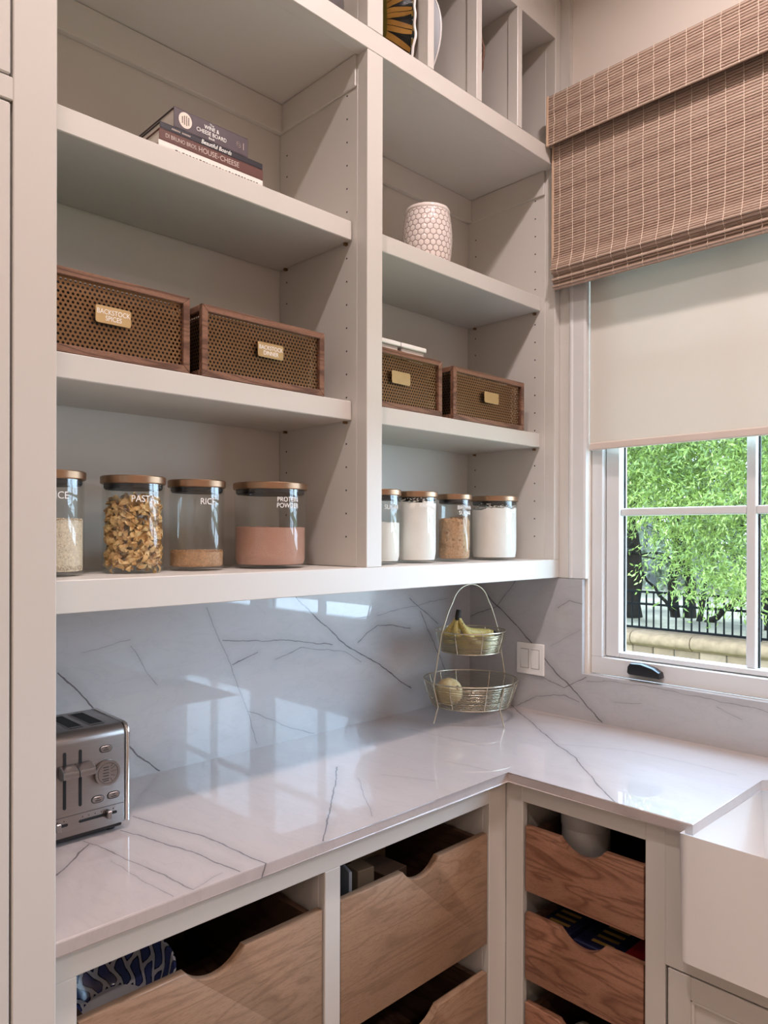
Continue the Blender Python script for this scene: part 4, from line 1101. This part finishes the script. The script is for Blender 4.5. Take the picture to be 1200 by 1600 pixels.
def bananas():
    BAN = banana_mat(); TIP = plain('banana_tip', srgb(34, 28, 22), 0.7, var=0.2)
    R = Vector((.715, -.699, 0)); Fw = Vector((.699, .715, 0)); U = Vector((0, 0, 1))
    crown = BC+R*-0.048+Fw*-0.045+U*1.284
    t = thing('banana_bunch', 'bunch of ripe spotted bananas with a dark stem in the upper basket', 'fruit', (BC.x, BC.y, 1.153))
    def ban(ps, rs):
        P = smooth_path(ps, 6); n = len(P); r = [np.interp(i/(n-1), np.linspace(0, 1, len(rs)), rs) for i in range(n)]
        bm = new(); tube(bm, P, r, 10); b = obj('banana', bm, BAN, t, smooth=70)
        bm = new(); tube(bm, [P[-1], P[-1]+(P[-1]-P[-2]).normalized()*.006], [.0045, .003], 8); obj('banana_tip', bm, TIP, b, smooth=60)
    base = BC+U*1.168
    q = lambda r, f, z: BC+R*r+Fw*f+U*z
    ban([q(-.046, -.046, 1.272), q(-.040, -.038, 1.245), q(-.010, -.012, 1.218), q(.030, .012, 1.207), q(.068, .020, 1.206), q(.084, .016, 1.212)], [.006, .009, .016, .0195, .0185, .007])
    ban([q(-.050, -.048, 1.272), q(-.056, -.052, 1.240), q(-.052, -.050, 1.210), q(-.035, -.040, 1.185), q(0, -.035, 1.175), q(.030, -.04, 1.180)], [.006, .009, .0165, .0175, .0165, .007])
    ban([q(-.052, -.045, 1.272), q(-.066, -.034, 1.243), q(-.082, -.020, 1.213), q(-.084, .005, 1.190), q(-.065, .035, 1.182), q(-.04, .055, 1.188)], [.006, .009, .016, .0175, .0165, .007])
    ban([q(-.047, -.050, 1.270), q(-.030, -.060, 1.238), q(-.012, -.066, 1.206), q(.010, -.066, 1.184), q(.042, -.052, 1.176), q(.066, -.03, 1.180)], [.006, .009, .0155, .0165, .0155, .007])
    bm = new(); tube(bm, [q(-.0485, -.047, 1.262), q(-.049, -.047, 1.274), q(-.0475, -.046, 1.288), q(-.046, -.045, 1.297)], [.012, .0105, .0095, .0085], 10); obj('stem', bm, TIP, t, smooth=60, label='dark brown stem of the bunch')
bananas()
def onion():
    t = NT('onion_skin'); p = t.coord('Object'); 
    w = t.n('ShaderNodeTexNoise', {'Vector': t.n('ShaderNodeMapping', {0: p, 'Scale': (30, 30, 4)}).outputs[0], 'Scale': 2.0, 'Detail': 4}).outputs[0]
    big = t.noise(p, 14, 2).outputs[0]
    col = t.ramp(w, [(0.3, srgb(190, 158, 104)), (0.55, srgb(214, 188, 138)), (0.8, srgb(228, 212, 170))])
    col = t.mix(t.math('MULTIPLY', t.math('SUBTRACT', big, 0.5, clamp=True), 3.0, clamp=True), col, srgb(204, 142, 92))
    m = t.bsdf(col, 0.4)
    R = Vector((.715, -.699, 0)); Fw = Vector((.699, .715, 0))
    c = BC+R*-0.082+Fw*-0.062
    T = thing('onion', 'pale yellow onion with a small sticker in the lower basket', 'vegetable', (c.x, c.y, 0.9705))
    U = Vector((0, 0, 1)); ax = (R*.62-Fw*.66+U*.42).normalized(); q = ax.to_track_quat('Z', 'Y').to_matrix().to_4x4(); ctr = Vector((0, 0, .0475))
    bm = new(); lathe(bm, [(0, -.0465), (.012, -.0455), (.028, -.038), (.041, -.023), (.0470, -.003), (.0455, .015), (.037, .031), (.024, .0415), (.011, .0465), (.006, .0490), (.0035, .0535), (0, .0545)], 44)
    bmesh.ops.transform(bm, matrix=Matrix.Translation(ctr) @ q, verts=bm.verts); obj('bulb', bm, m, T, False, smooth=80)
    bm = new(); lathe(bm, [(0, .0498), (.0085, .0487), (.0092, .0476)], 16)
    bmesh.ops.transform(bm, matrix=Matrix.Translation(ctr) @ q, verts=bm.verts); obj('neck_scar', bm, plain('onion_neck', srgb(128, 98, 66), .8, var=.25, scale=80), T, False, smooth=70)
    st = (R*.22-Fw*.8-U*.45).normalized(); bm = new(); bmesh.ops.create_circle(bm, cap_ends=True, radius=.008, segments=20)
    bmesh.ops.transform(bm, matrix=Matrix.Translation(ctr+st*.0472) @ st.to_track_quat('Z', 'Y').to_matrix().to_4x4(), verts=bm.verts); obj('sticker', bm, plain('fruit_sticker', srgb(206, 190, 160), .5), T, False)
onion()

# ------------------------------------------------------------------ what the drawers hold
def patterned_bowl_mat():
    t = NT('blue_white_glaze'); p = t.coord('Object')
    sep = t.n('ShaderNodeSeparateXYZ', {0: p})
    ang = t.math('ARCTAN2', sep.outputs[1], sep.outputs[0]); rad = t.math('SQRT', t.math('ADD', t.math('POWER', sep.outputs[0], 2.0), t.math('POWER', sep.outputs[1], 2.0)))
    u = t.math('MULTIPLY', ang, 17/(2*PI)); v = t.math('MULTIPLY', t.math('SUBTRACT', rad, .066), 38.0)
    # two families of wavy white scrolls leave curved blue cells between them
    def wavy(p, q, amp): return t.math('ABSOLUTE', t.math('SUBTRACT', t.math('FRACT', t.math('ADD', p, t.math('MULTIPLY', t.math('SINE', t.math('MULTIPLY', q, 2*PI)), amp))), 0.5))
    d1 = wavy(u, v, 0.22); d2 = wavy(v, u, 0.26)
    cell = t.math('MINIMUM', t.math('SUBTRACT', 0.5, d1), t.math('SUBTRACT', 0.5, d2))
    leaf = t.math('GREATER_THAN', cell, 0.13); inner = t.math('GREATER_THAN', cell, 0.22)
    band = t.math('GREATER_THAN', rad, 0.066)
    c = t.mix(t.math('MULTIPLY', leaf, band), srgb(206, 208, 214), srgb(26, 30, 62)); c = t.mix(t.math('MULTIPLY', inner, band), c, srgb(66, 78, 132))
    return t.bsdf(c, 0.15)
def drawer_contents():
    bm = new(); lathe(bm, [(0, 0), (.058, 0), (.060, .004), (.075, .02), (.100, .062), (.116, .094), (.118, .098), (.114, .097), (.098, .064), (.072, .022), (.060, .012), (0, .010)], 56)
    o = obj('bowl', bm, patterned_bowl_mat(), None, False, smooth=50); o.rotation_euler = Matrix.Rotation(0.26, 3, Vector((.715, -.699, 0))).to_euler(); o.location = (-1.652, -0.470, 0.6235)
    tag(o, 'blue and white patterned ceramic bowl in the wide pull-out by the pantry cabinet', 'bowl')
    bx('bowl_stand', (-1.735, -0.56, 0.4845), (-1.575, -0.41, 0.607), CARD, None, .002); tag(bpy.data.objects['bowl_stand'], 'brown carton under the blue and white bowl', 'box')
    # canister
    t = thing('canister', 'plain pale grey lidded canister in the top narrow pull-out', 'canister', (-0.485, -0.795, 0.6215))
    bm = new(); GREYC = plain('canister_grey', srgb(176, 172, 168), .4)
    lathe(bm, [(0, 0), (.058, 0), (.064, .006), (.064, .150), (.061, .156)], 40); obj('body', bm, GREYC, t, False, smooth=40)
    bm = new(); lathe(bm, [(.0655, .150), (.0662, .152), (.0662, .182), (.060, .192), (.040, .197), (0, .198)], 40); obj('lid', bm, GREYC, t, False, smooth=40)
    # cartons
    navy = plain('navy_carton', srgb(28, 30, 62), .5, var=.1); red = plain('red_carton', srgb(150, 30, 34), .5); tan = plain('tan_carton', srgb(112, 88, 62), .7, var=.06); grey = plain('clear_sleeve', srgb(150, 152, 156), .3)
    def carton(label, lo, hi, m, group=None, rz=0, marks=None):
        o = bx('carton', lo, hi, m, None, .0015); tag(o, label, 'box', group); o.rotation_euler.z = rz
        return o
    zf = .3835
    carton('navy carton with gold print in the second narrow pull-out, toward the corner', (-.575, -.80, zf), (-.40, -.70, zf+.125), navy, 'cartons in the second narrow pull-out')
    c2 = carton('navy carton with gold print in the second narrow pull-out, beside the red carton', (-.575, -.945, zf), (-.40, -.81, zf+.118), navy, 'cartons in the second narrow pull-out')
    carton('red carton in the second narrow pull-out', (-.575, -.998, zf), (-.40, -.95, zf+.135), red, 'cartons in the second narrow pull-out')
    gold = plain('gold_print', srgb(170, 140, 70), .4)
    for px in bpy.data.objects:
        if px.name.startswith('carton') and 'navy' in px.get('label', ''):
            bm = new(); h = px.dimensions.z
            for k in range(4): box(bm, (-.06+k*.03, -.03, h), (-.06+k*.03+.012, .03, h+.0006))
            obj('printed_marks', bm, gold, px, False)
    zf = .4845
    carton('tan carton toward the corner of the wide middle pull-out', (-1.00, -.40, zf), (-.86, -.22, zf+.23), tan, 'cartons in the wide middle pull-out', .1)
    carton('small tan carton behind the front edge of the wide middle pull-out', (-1.085, -.54, zf), (-1.035, -.49, zf+.265), tan, 'cartons in the wide middle pull-out', -.1)
    carton('brown carton at the back of the wide middle pull-out', (-.98, -.52, zf), (-.90, -.42, zf+.215), CARD, 'cartons in the wide middle pull-out', .05)
    o = bx('plastic_sleeve', (-1.12, -.57, zf), (-1.112, -.45, zf+.29), grey, None, .001); tag(o, 'upright clear plastic sleeve in the wide middle pull-out', 'packet'); o.rotation_euler.z = -.35
    bm = new(); lathe(bm, [(0, 0), (.03, 0), (.036, .008), (.038, .05), (.030, .085), (.012, .1), (0, .102)], 20)
    o = obj('paper_bag', bm, plain('pale_paper', srgb(190, 180, 165), .8), None, False, smooth=50); o.location = (-.50, -.80, .1385); tag(o, 'pale rounded paper bag in the lowest narrow pull-out', 'bag')
drawer_contents()

# ------------------------------------------------------------------ dishes in the cubbies over the shelves
def cubby_dishes():
    # platter with gold sunflower-leaf painting and a white rippled rim, standing on edge
    def leafy():
        t = NT('painted_sunflower_glaze'); p = t.coord('Object'); sep = t.n('ShaderNodeSeparateXYZ', {0: p})
        ang = t.math('ARCTAN2', sep.outputs[1], sep.outputs[0]); rad = t.math('POWER', t.math('ADD', t.math('POWER', t.math('ABSOLUTE', sep.outputs[0]), 5.0), t.math('POWER', t.math('ABSOLUTE', sep.outputs[1]), 5.0)), 0.2)
        pet = t.math('ABSOLUTE', t.math('SINE', t.math('MULTIPLY', ang, 9.0)))
        rim = t.math('GREATER_THAN', rad, .152); mid = t.math('GREATER_THAN', rad, .085)
        petal = t.math('GREATER_THAN', pet, t.math('MULTIPLY', t.math('SUBTRACT', rad, .08), 11.0))
        vein = t.math('LESS_THAN', t.math('ABSOLUTE', t.math('SINE', t.math('MULTIPLY', ang, 18.0))), .16)
        gold = t.mix(t.noise(p, 18, 2).outputs[0], srgb(150, 104, 44), srgb(214, 164, 84))
        body = t.mix(petal, srgb(34, 34, 30), gold); body = t.mix(vein, body, srgb(30, 26, 22))
        c = t.mix(mid, srgb(120, 108, 50), body)
        chk = t.math('GREATER_THAN', t.math('SINE', t.math('MULTIPLY', ang, 26.0)), .1)
        edge = t.mix(chk, srgb(40, 52, 52), srgb(150, 122, 60))
        dots = t.n('ShaderNodeTexVoronoi', {'Vector': p, 'Scale': 75.0}); edge = t.mix(t.math('LESS_THAN', dots.outputs['Distance'], .22), edge, srgb(220, 220, 210))
        c = t.mix(rim, c, edge)
        return t.bsdf(c, .15)
    t = thing('platter', 'painted sunflower platter with white rippled rim standing in the cubby by the middle stile', 'platter', (-.772, -.215, 2.9085))
    def disc(R, ripple, n=84):
        bm = new(); rings = []
        for r, h in ((0, 0.012), (R*.35, .010), (R*.5, .010), (R*.62, .004), (R*.8, -.012), (R*.97, -.024)):
            ring = [] if r else [bm.verts.new((0, 0, h))]
            if r:
                for k in range(n):
                    a = 2*PI*k/n; rr = r*(1+ripple*(r/R)**3*math.sin(a*18))/max((abs(math.cos(a))**5+abs(math.sin(a))**5)**0.2, 1e-3); ring.append(bm.verts.new((rr*math.cos(a), rr*math.sin(a), h+ripple*.12*(r/R)**4*math.sin(a*14))))
            rings.append(ring)
        for k in range(n): bm.faces.new((rings[0][0], rings[1][k], rings[1][(k+1) % n]))
        for A, B in zip(rings[1:-1], rings[2:]):
            for k in range(n): bm.faces.new((A[k], B[k], B[(k+1) % n], A[(k+1) % n]))
        rim = [v.co.copy() for v in rings[-1]]
        ret = bmesh.ops.solidify(bm, geom=bm.faces[:], thickness=.006)
        return bm, rim
    R = .165
    M = Matrix.Translation((0.0, 0, R+.006)) @ Euler((0, 0, 0.20)).to_matrix().to_4x4() @ Euler((0, -PI/2-0.03, 0)).to_matrix().to_4x4()
    bm, rim = disc(R, .018)
    o = obj('plate_face', bm, leafy(), t, False, smooth=60); o.matrix_local = M
    bm = new(); tube(bm, rim, .0042, 8, closed=True); o2 = obj('rippled_rim', bm, FIRECLAY, t, False, smooth=60, label='white rippled rim'); o2.matrix_local = M
    t = thing('oval_dish', 'white oval dish with pale blue edge standing in the second cubby', 'dish', (-.628, -.20, 2.9085))
    R = .175
    bm = new(); lathe(bm, [(0, .02), (R*.55, .018), (R*.75, .008), (R*.95, -.010), (R, -.016), (R-.002, -.020), (R*.92, -.015), (R*.7, 0.002), (R*.5, .012), (0, .013)], 60)
    o = obj('dish_body', bm, plain('blue_grey_glaze', srgb(196, 200, 206), .18, var=.04), t, False, smooth=60); o.matrix_local = Matrix.Translation((0, 0, R+.004)) @ Euler((0, -PI/2-0.06, 0)).to_matrix().to_4x4()
    bm = new(); tube(bm, [((R-.001)*math.cos(a*PI/30), (R-.001)*math.sin(a*PI/30), -.018) for a in range(60)], .0035, 6, closed=True)
    o = obj('dish_edge', bm, plain('white_dish_edge', srgb(232, 230, 228), .2), t, False, smooth=60); o.matrix_local = Matrix.Translation((0, 0, R+.004)) @ Euler((0, -PI/2-0.06, 0)).to_matrix().to_4x4()
    # wicker charger in the third cubby
    t = thing('wicker_charger', 'brown wicker charger standing against the divider in the third cubby', 'charger', (-.428, -.236, 2.9085))
    R = .16; bm = new()
    for k in range(14): r = .012+k*.0112; tube(bm, [(r*math.cos(a*PI/24), r*math.sin(a*PI/24), .003*math.sin(a*2+k)) for a in range(48)], .0048, 6, closed=True)
    o = obj('wicker_coil', bm, plain('brown_wicker', srgb(104, 74, 56), .8, var=.2, scale=80), t, False, smooth=60, kind='stuff'); o.matrix_local = Matrix.Translation((0, 0, R+.004)) @ Euler((0, -PI/2+0.03, 0)).to_matrix().to_4x4()
    # stacked dishes over the left bay
    for k, lab in ((0, 'grey round dish lying flat over the left bay'), (1, 'white round dish lying on the grey dish over the left bay')):
        bm = new(); lathe(bm, [(0, 0), (.08, 0), (.085, .006), (.125, .026), (.128, .030), (.122, .030), (.082, .010), (0, .008)], 48)
        o = obj('round_dish', bm, plain('dish_glaze', srgb(120, 116, 118) if k == 0 else srgb(214, 208, 202), .2), None, False, smooth=50); o.location = (-1.075, -.272, 2.9085+k*.022); o.scale.z = 2.0; tag(o, lab, 'dish', 'round dishes over the left bay')
cubby_dishes()

# ------------------------------------------------------------------ recessed downlights
def downlights():
    for i, (x, y, p) in enumerate(DOWNLIGHTS):
        names = ['over the sink', 'over the counter end', 'by the pantry cabinet', 'at the room end by the window wall', 'in the middle of the room', 'at the far room end']
        t = thing('downlight', 'round white recessed ceiling downlight '+names[i], 'light', (x, y, CEIL-0.02), 'recessed ceiling downlights')
        bm = new(); lathe(bm, [(.060, .019), (.088, .019), (.090, .016), (.066, .012), (.060, .0185)], 32); obj('trim_ring', bm, WHITEP, t, False, smooth=50)
        m = NT('lamp_lens'); e = m.n('ShaderNodeEmission', {0: WARM+(1,), 1: 6.0}); m.t.links.new(e.outputs[0], m.out.inputs[0])
        bm = new(); lathe(bm, [(0, .0186), (.059, .0186)], 24); obj('lens', bm, m.m, t, False)
        l = area_lamp('downlight_lamp', (0, 0, 0.008), (0, 0, 0), .11, p, WARM if i < 2 else WARMER, spread=math.radians(150)); l.parent = t
downlights()

# ------------------------------------------------------------------ outdoors
def outdoors():
    GX, capz = 9.6, -0.10
    ground = NT('woodland_floor'); nz = ground.noise(ground.coord('Position'), .8, 6, .65).outputs[0]
    gm = ground.bsdf(ground.ramp(nz, [(.3, srgb(74, 62, 44)), (.5, srgb(112, 98, 74)), (.62, srgb(140, 124, 100)), (.78, srgb(88, 88, 50))]), .95)
    struct(bx('ground', (0.3, -16, -1.4), (GX, 24, -1.3), plain('lawn', srgb(106, 128, 70), .95, var=.2), None, 0))
    bm = new(); n = 24
    for i in range(n):
        pass
    g = [[bm.verts.new((GX+.45+40*(i/n)**1.3, -22+64*j/n, -.22+0.9*(i/n)+.25*math.sin(i*1.1+j*.8)*(i/n))) for j in range(n+1)] for i in range(n+1)]
    for i in range(n):
        for j in range(n): bm.faces.new((g[i][j], g[i+1][j], g[i+1][j+1], g[i][j+1]))
    struct(obj('hillside_ground', bm, gm, None, smooth=80))
    # stone garden wall: cap stones with rounded nose, blocks below
    t = thing('garden_wall', 'low tan stone garden wall with rounded cap stones beyond the window', 'wall', (GX+.2, 3, -1.3))
    caps = [plain('limestone_cap', srgb(134, 106, 82), .95, var=.26, scale=9, bump=.7, bscale=30, Specular_IOR_Level=0.1)]
    blk = [plain('limestone_block', srgb(*c), .95, var=.22, scale=5, bump=.8, bscale=24) for c in ((126, 98, 74), (138, 110, 86), (116, 90, 68))]
    y = -4.0; i = 0
    while y < 11:
        L = 1.02
        bm = new(); pr = [(GX+.40, capz), (GX-.02, capz)]
        for k in range(9): a = PI/2+k*PI/8; pr.append((GX-.05+.10*math.cos(a), capz-.115+.105*math.sin(a)))
        pr += [(GX-.035, capz-.24), (GX+.40, capz-.24)]
        prism(bm, [(p, q) for p, q in pr], 'y', y+.006, y+L-.006, bev=.006, seg=1)
        obj('cap_stone', bm, caps[0], t, smooth=40); y += L
    for row in range(3):
        y = -4+.2*row; zt = capz-.245-row*.36
        while y < 11:
            L = random.choice((.42, .5, .62, .36)); d = random.uniform(0, .02)
            bx('block', (GX-.005+d, y+.006, zt-.348), (GX+.35, y+L-.006, zt), random.choice(blk), t, .014, 1); y += L
    bx('mortar_core', (GX+.03, -4, -1.3), (GX+.33, 11.2, capz-.24), plain('mortar', srgb(70, 62, 50), .95), t, 0)
    # iron fence on the wall
    f = thing('iron_fence', 'black iron picket fence on top of the garden wall', 'fence', (GX+.2, 3, capz))
    fx = GX+.2
    for z in (.66, .45, .04): bx('rail', (fx-.022, -4, capz+z-.018), (fx+.022, 11, capz+z+.018), IRON, f, .002)
    me = None; y = -3.9
    while y < 11:
        if me is None:
            bm = new(); box(bm, (-.011, -.011, 0), (.011, .011, .62)); me = bpy.data.meshes.new('picket'); bm.to_mesh(me); bm.free(); me.materials.append(IRON)
        o = bpy.data.objects.new('picket', me); C.objects.link(o); o.parent = f; o.location = (0, y-3, .04); y += .13
    for y in (-2.3, -0.05, 2.2, 4.75, 7.0, 9.25): bx('post', (fx-.032, y-.032, capz-.001), (fx+.032, y+.032, capz+.74), IRON, f, .003)
    # trees
    bark = plain('dark_bark', srgb(40, 34, 28), .95, var=.3, scale=6, bump=.9, bscale=18, Specular_IOR_Level=0.05); pale = plain('pale_bark', srgb(106, 102, 96), .95, var=.2, scale=4, bump=.6, bscale=14)
    def leafmat(name, cs, tl):
        t2 = NT(name); p = t2.coord('Position'); w = t2.n('ShaderNodeTexWhiteNoise', {'Vector': t2.n('ShaderNodeVectorMath', {0: p, 1: (.09, .09, .09)}, operation='SNAP').outputs[0]}).outputs[0]
        big = t2.noise(p, .9, 3).outputs[0]; v = t2.math('ADD', t2.math('MULTIPLY', w, .45), t2.math('MULTIPLY', big, .65))
        col = t2.ramp(v, [(.2, cs[0]), (.55, cs[1]), (.9, cs[2])])
        d = t2.n('ShaderNodeBsdfPrincipled', {'Base Color': col, 'Roughness': .45}); tr = t2.n('ShaderNodeBsdfTranslucent', {0: col})
        mx = t2.n('ShaderNodeMixShader', {0: tl}); t2.t.links.new(d.outputs[0], mx.inputs[1]); t2.t.links.new(tr.outputs[0], mx.inputs[2]); t2.t.links.new(mx.outputs[0], t2.out.inputs[0]); return t2.m
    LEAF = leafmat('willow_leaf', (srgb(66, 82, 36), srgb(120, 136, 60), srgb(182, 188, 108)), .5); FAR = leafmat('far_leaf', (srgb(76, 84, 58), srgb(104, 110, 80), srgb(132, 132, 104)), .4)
    def leaves(pts, per, ln, wd, seed, spread, droop):
        """sprigs: a drooping twig of lance-shaped leaves at each point"""
        rg = np.random.default_rng(seed); n = len(pts)*per
        base = np.repeat(np.asarray(pts), per, 0); u = np.tile(np.linspace(0, 1, per), len(pts))
        dr = rg.normal(0, 1, (len(pts), 3)); dr[:, 2] = -abs(dr[:, 2])*droop; dr /= np.linalg.norm(dr, axis=1)[:, None]
        D = np.repeat(dr, per, 0); P = base+D*(u*spread)[:, None]; P[:, 2] -= .10*u**2*spread
        ax = D+rg.normal(0, .75, (n, 3)); ax[:, 2] -= .35; ax /= np.linalg.norm(ax, axis=1)[:, None]
        s = np.cross(ax, rg.normal(0, 1, (n, 3))); s /= np.linalg.norm(s, axis=1)[:, None]
        L = ln*rg.uniform(.7, 1.25, n)[:, None]; Wd = wd*rg.uniform(.7, 1.2, n)[:, None]
        V = np.stack([P, P+ax*L*.45+s*Wd, P+ax*L, P+ax*L*.45-s*Wd], 1).reshape(-1, 3)
        return V, np.arange(n*4).reshape(-1, 4)
    def limb(bm, a, b, r0, r1, seed, wig=.12, n=7):
        rg = random.Random(seed); a, b = Vector(a), Vector(b); P = [a.lerp(b, k/n)+Vector([rg.uniform(-wig, wig) if 0 < k < n else 0 for _ in range(3)]) for k in range(n+1)]
        tube(bm, P, [r0+(r1-r0)*k/n for k in range(n+1)], 8); return P
    def tree(label, base, r, h, lean, nb, seed, m, pts=None, per=10, leafm=None, lsz=(.098, .0140), group='trees beyond the iron fence'):
        T = thing('tree', label, 'tree', base, group); rg = random.Random(seed)
        bm = new(); b = Vector(base); top = b+Vector(lean)+Vector((0, 0, h)); P = limb(bm, b+Vector((0, 0, -.3)), top, r, r*.35, seed, .10, 10); obj('trunk', bm, m, T, smooth=60)
        if nb:
            bm = new()
            for k in range(nb):
                p = P[rg.randint(2, 8)]; a = rg.uniform(0, 6.28); L = rg.uniform(1.0, 2.6); q = p+Vector((math.cos(a)*L, math.sin(a)*L, rg.uniform(.1, 1.4)))
                Q = limb(bm, p, q, r*.26, r*.05, seed+k, .10)
                for s in range(3):
                    p2 = Q[rg.randint(2, 6)]; a2 = rg.uniform(0, 6.28); limb(bm, p2, p2+Vector((math.cos(a2)*.9, math.sin(a2)*.9, rg.uniform(-.5, .7))), r*.09, r*.03, seed*7+k*3+s, .06, 5)
            obj('branches', bm, m, T, smooth=60)
        if pts is not None:
            V, Fq = leaves(pts, per, lsz[0], lsz[1], seed, .55, .8); pydata('foliage', V-np.array(base), Fq, leafm or LEAF, T, 'stuff')
        return T
    rg = np.random.default_rng(21)
    def low(y):      # lower edge of the hanging foliage along the fence
        return np.interp(y, [-6, 1.2, 2.0, 2.6, 2.9, 3.2, 3.6, 3.9, 4.3, 4.8, 5.4, 11], [.9, .7, .3, .35, .35, .75, 1.35, 1.75, 1.75, 1.75, 1.6, 1.2])
    def cloud(y0, y1, n, ztop, seed, x0=8.6, x1=11.0):
        r2 = np.random.default_rng(seed); out = []
        while len(out) < n:
            y = r2.uniform(y0, y1); x = r2.uniform(x0, x1); z = r2.uniform(.2, ztop); lo = low(y)+.25
            if z < lo: continue
            if z < lo+.7 and r2.uniform() > .7: continue
            if math.sin(y*3.1+z*2.3)+math.sin(z*4.1-y*2.0+x) < -1.75: continue
            out.append((x, y, z))
        return out
    tree('leafy tree with a thick dark trunk at the garden fence, nearest the cabinet side', (12.0, 5.35, -.2), .22, 5.5, (-.6, -.25, 0), 7, 1, bark, cloud(4.2, 10.0, 5200, 6.2, 1))
    tree('dark many-branched tree behind the middle of the visible fence', (12.4, 4.62, -.2), .11, 5.0, (.2, .25, 0), 10, 2, bark, cloud(3.3, 5.0, 2300, 6.2, 2))
    tree('slender straight dark tree right beside the many-branched one', (12.6, 4.42, -.2), .12, 5.2, (.0, .05, 0), 5, 3, bark)
    tree('bright leafy tree whose boughs hang over the fence by the window muntin', (11.8, 2.72, -.2), .09, 4.6, (-.3, .3, 0), 8, 4, bark, cloud(1.6, 3.7, 4100, 6.2, 4))
    tree('leafy tree further along the fence, mostly past the window muntin', (11.8, 1.2, -.2), .14, 5.0, (-.3, .3, 0), 6, 5, bark, cloud(-.6, 2.2, 900, 6.2, 5))
    # leaning stems near the fence
    bm = new(); limb(bm, (12.2, 4.12, -.3), (12.0, 2.9, .75), .07, .02, 31, .05); limb(bm, (12.2, 4.15, -.3), (12.1, 3.75, 1.6), .06, .02, 32, .05); limb(bm, (12.25, 4.15, -.3), (12.2, 3.2, .35), .045, .015, 33, .04); limb(bm, (12.3, 4.7, .0), (12.1, 5.5, 1.1), .04, .012, 34, .05)
    o = obj('leaning_shrub', bm, bark, None, smooth=60); tag(o, 'bare dark shrub of leaning stems behind the fence', 'shrub')
    i = 0
    for x, y, r in ((19, 8.3, .24), (21, 9.6, .2), (18, 6.4, .26), (24, 8.6, .25), (22, 6.0, .2), (20, 3.4, .24), (25, 4.6, .22), (23, 11.5, .24), (19, .6, .22), (21, 5.0, .2), (23, 7.4, .22)):
        i += 1; pp = [(x+rg.normal(0, 1.6), y+rg.normal(0, 1.5), rg.uniform(1.2, 8.5)) for _ in range(380)] + [(x+rg.normal(0, 1.2), y+rg.normal(0, 1.6), rg.uniform(-.1, 1.1)) for _ in range(60)]
        tree('pale grey-barked tree deep in the woodland behind the fence', (x, y, .1), r, 9.0, (rg.normal(0, .3), rg.normal(0, .3), 0), 5, 40+i, pale, pp, 12, FAR, (.2, .045), group='pale woodland trees')
outdoors()
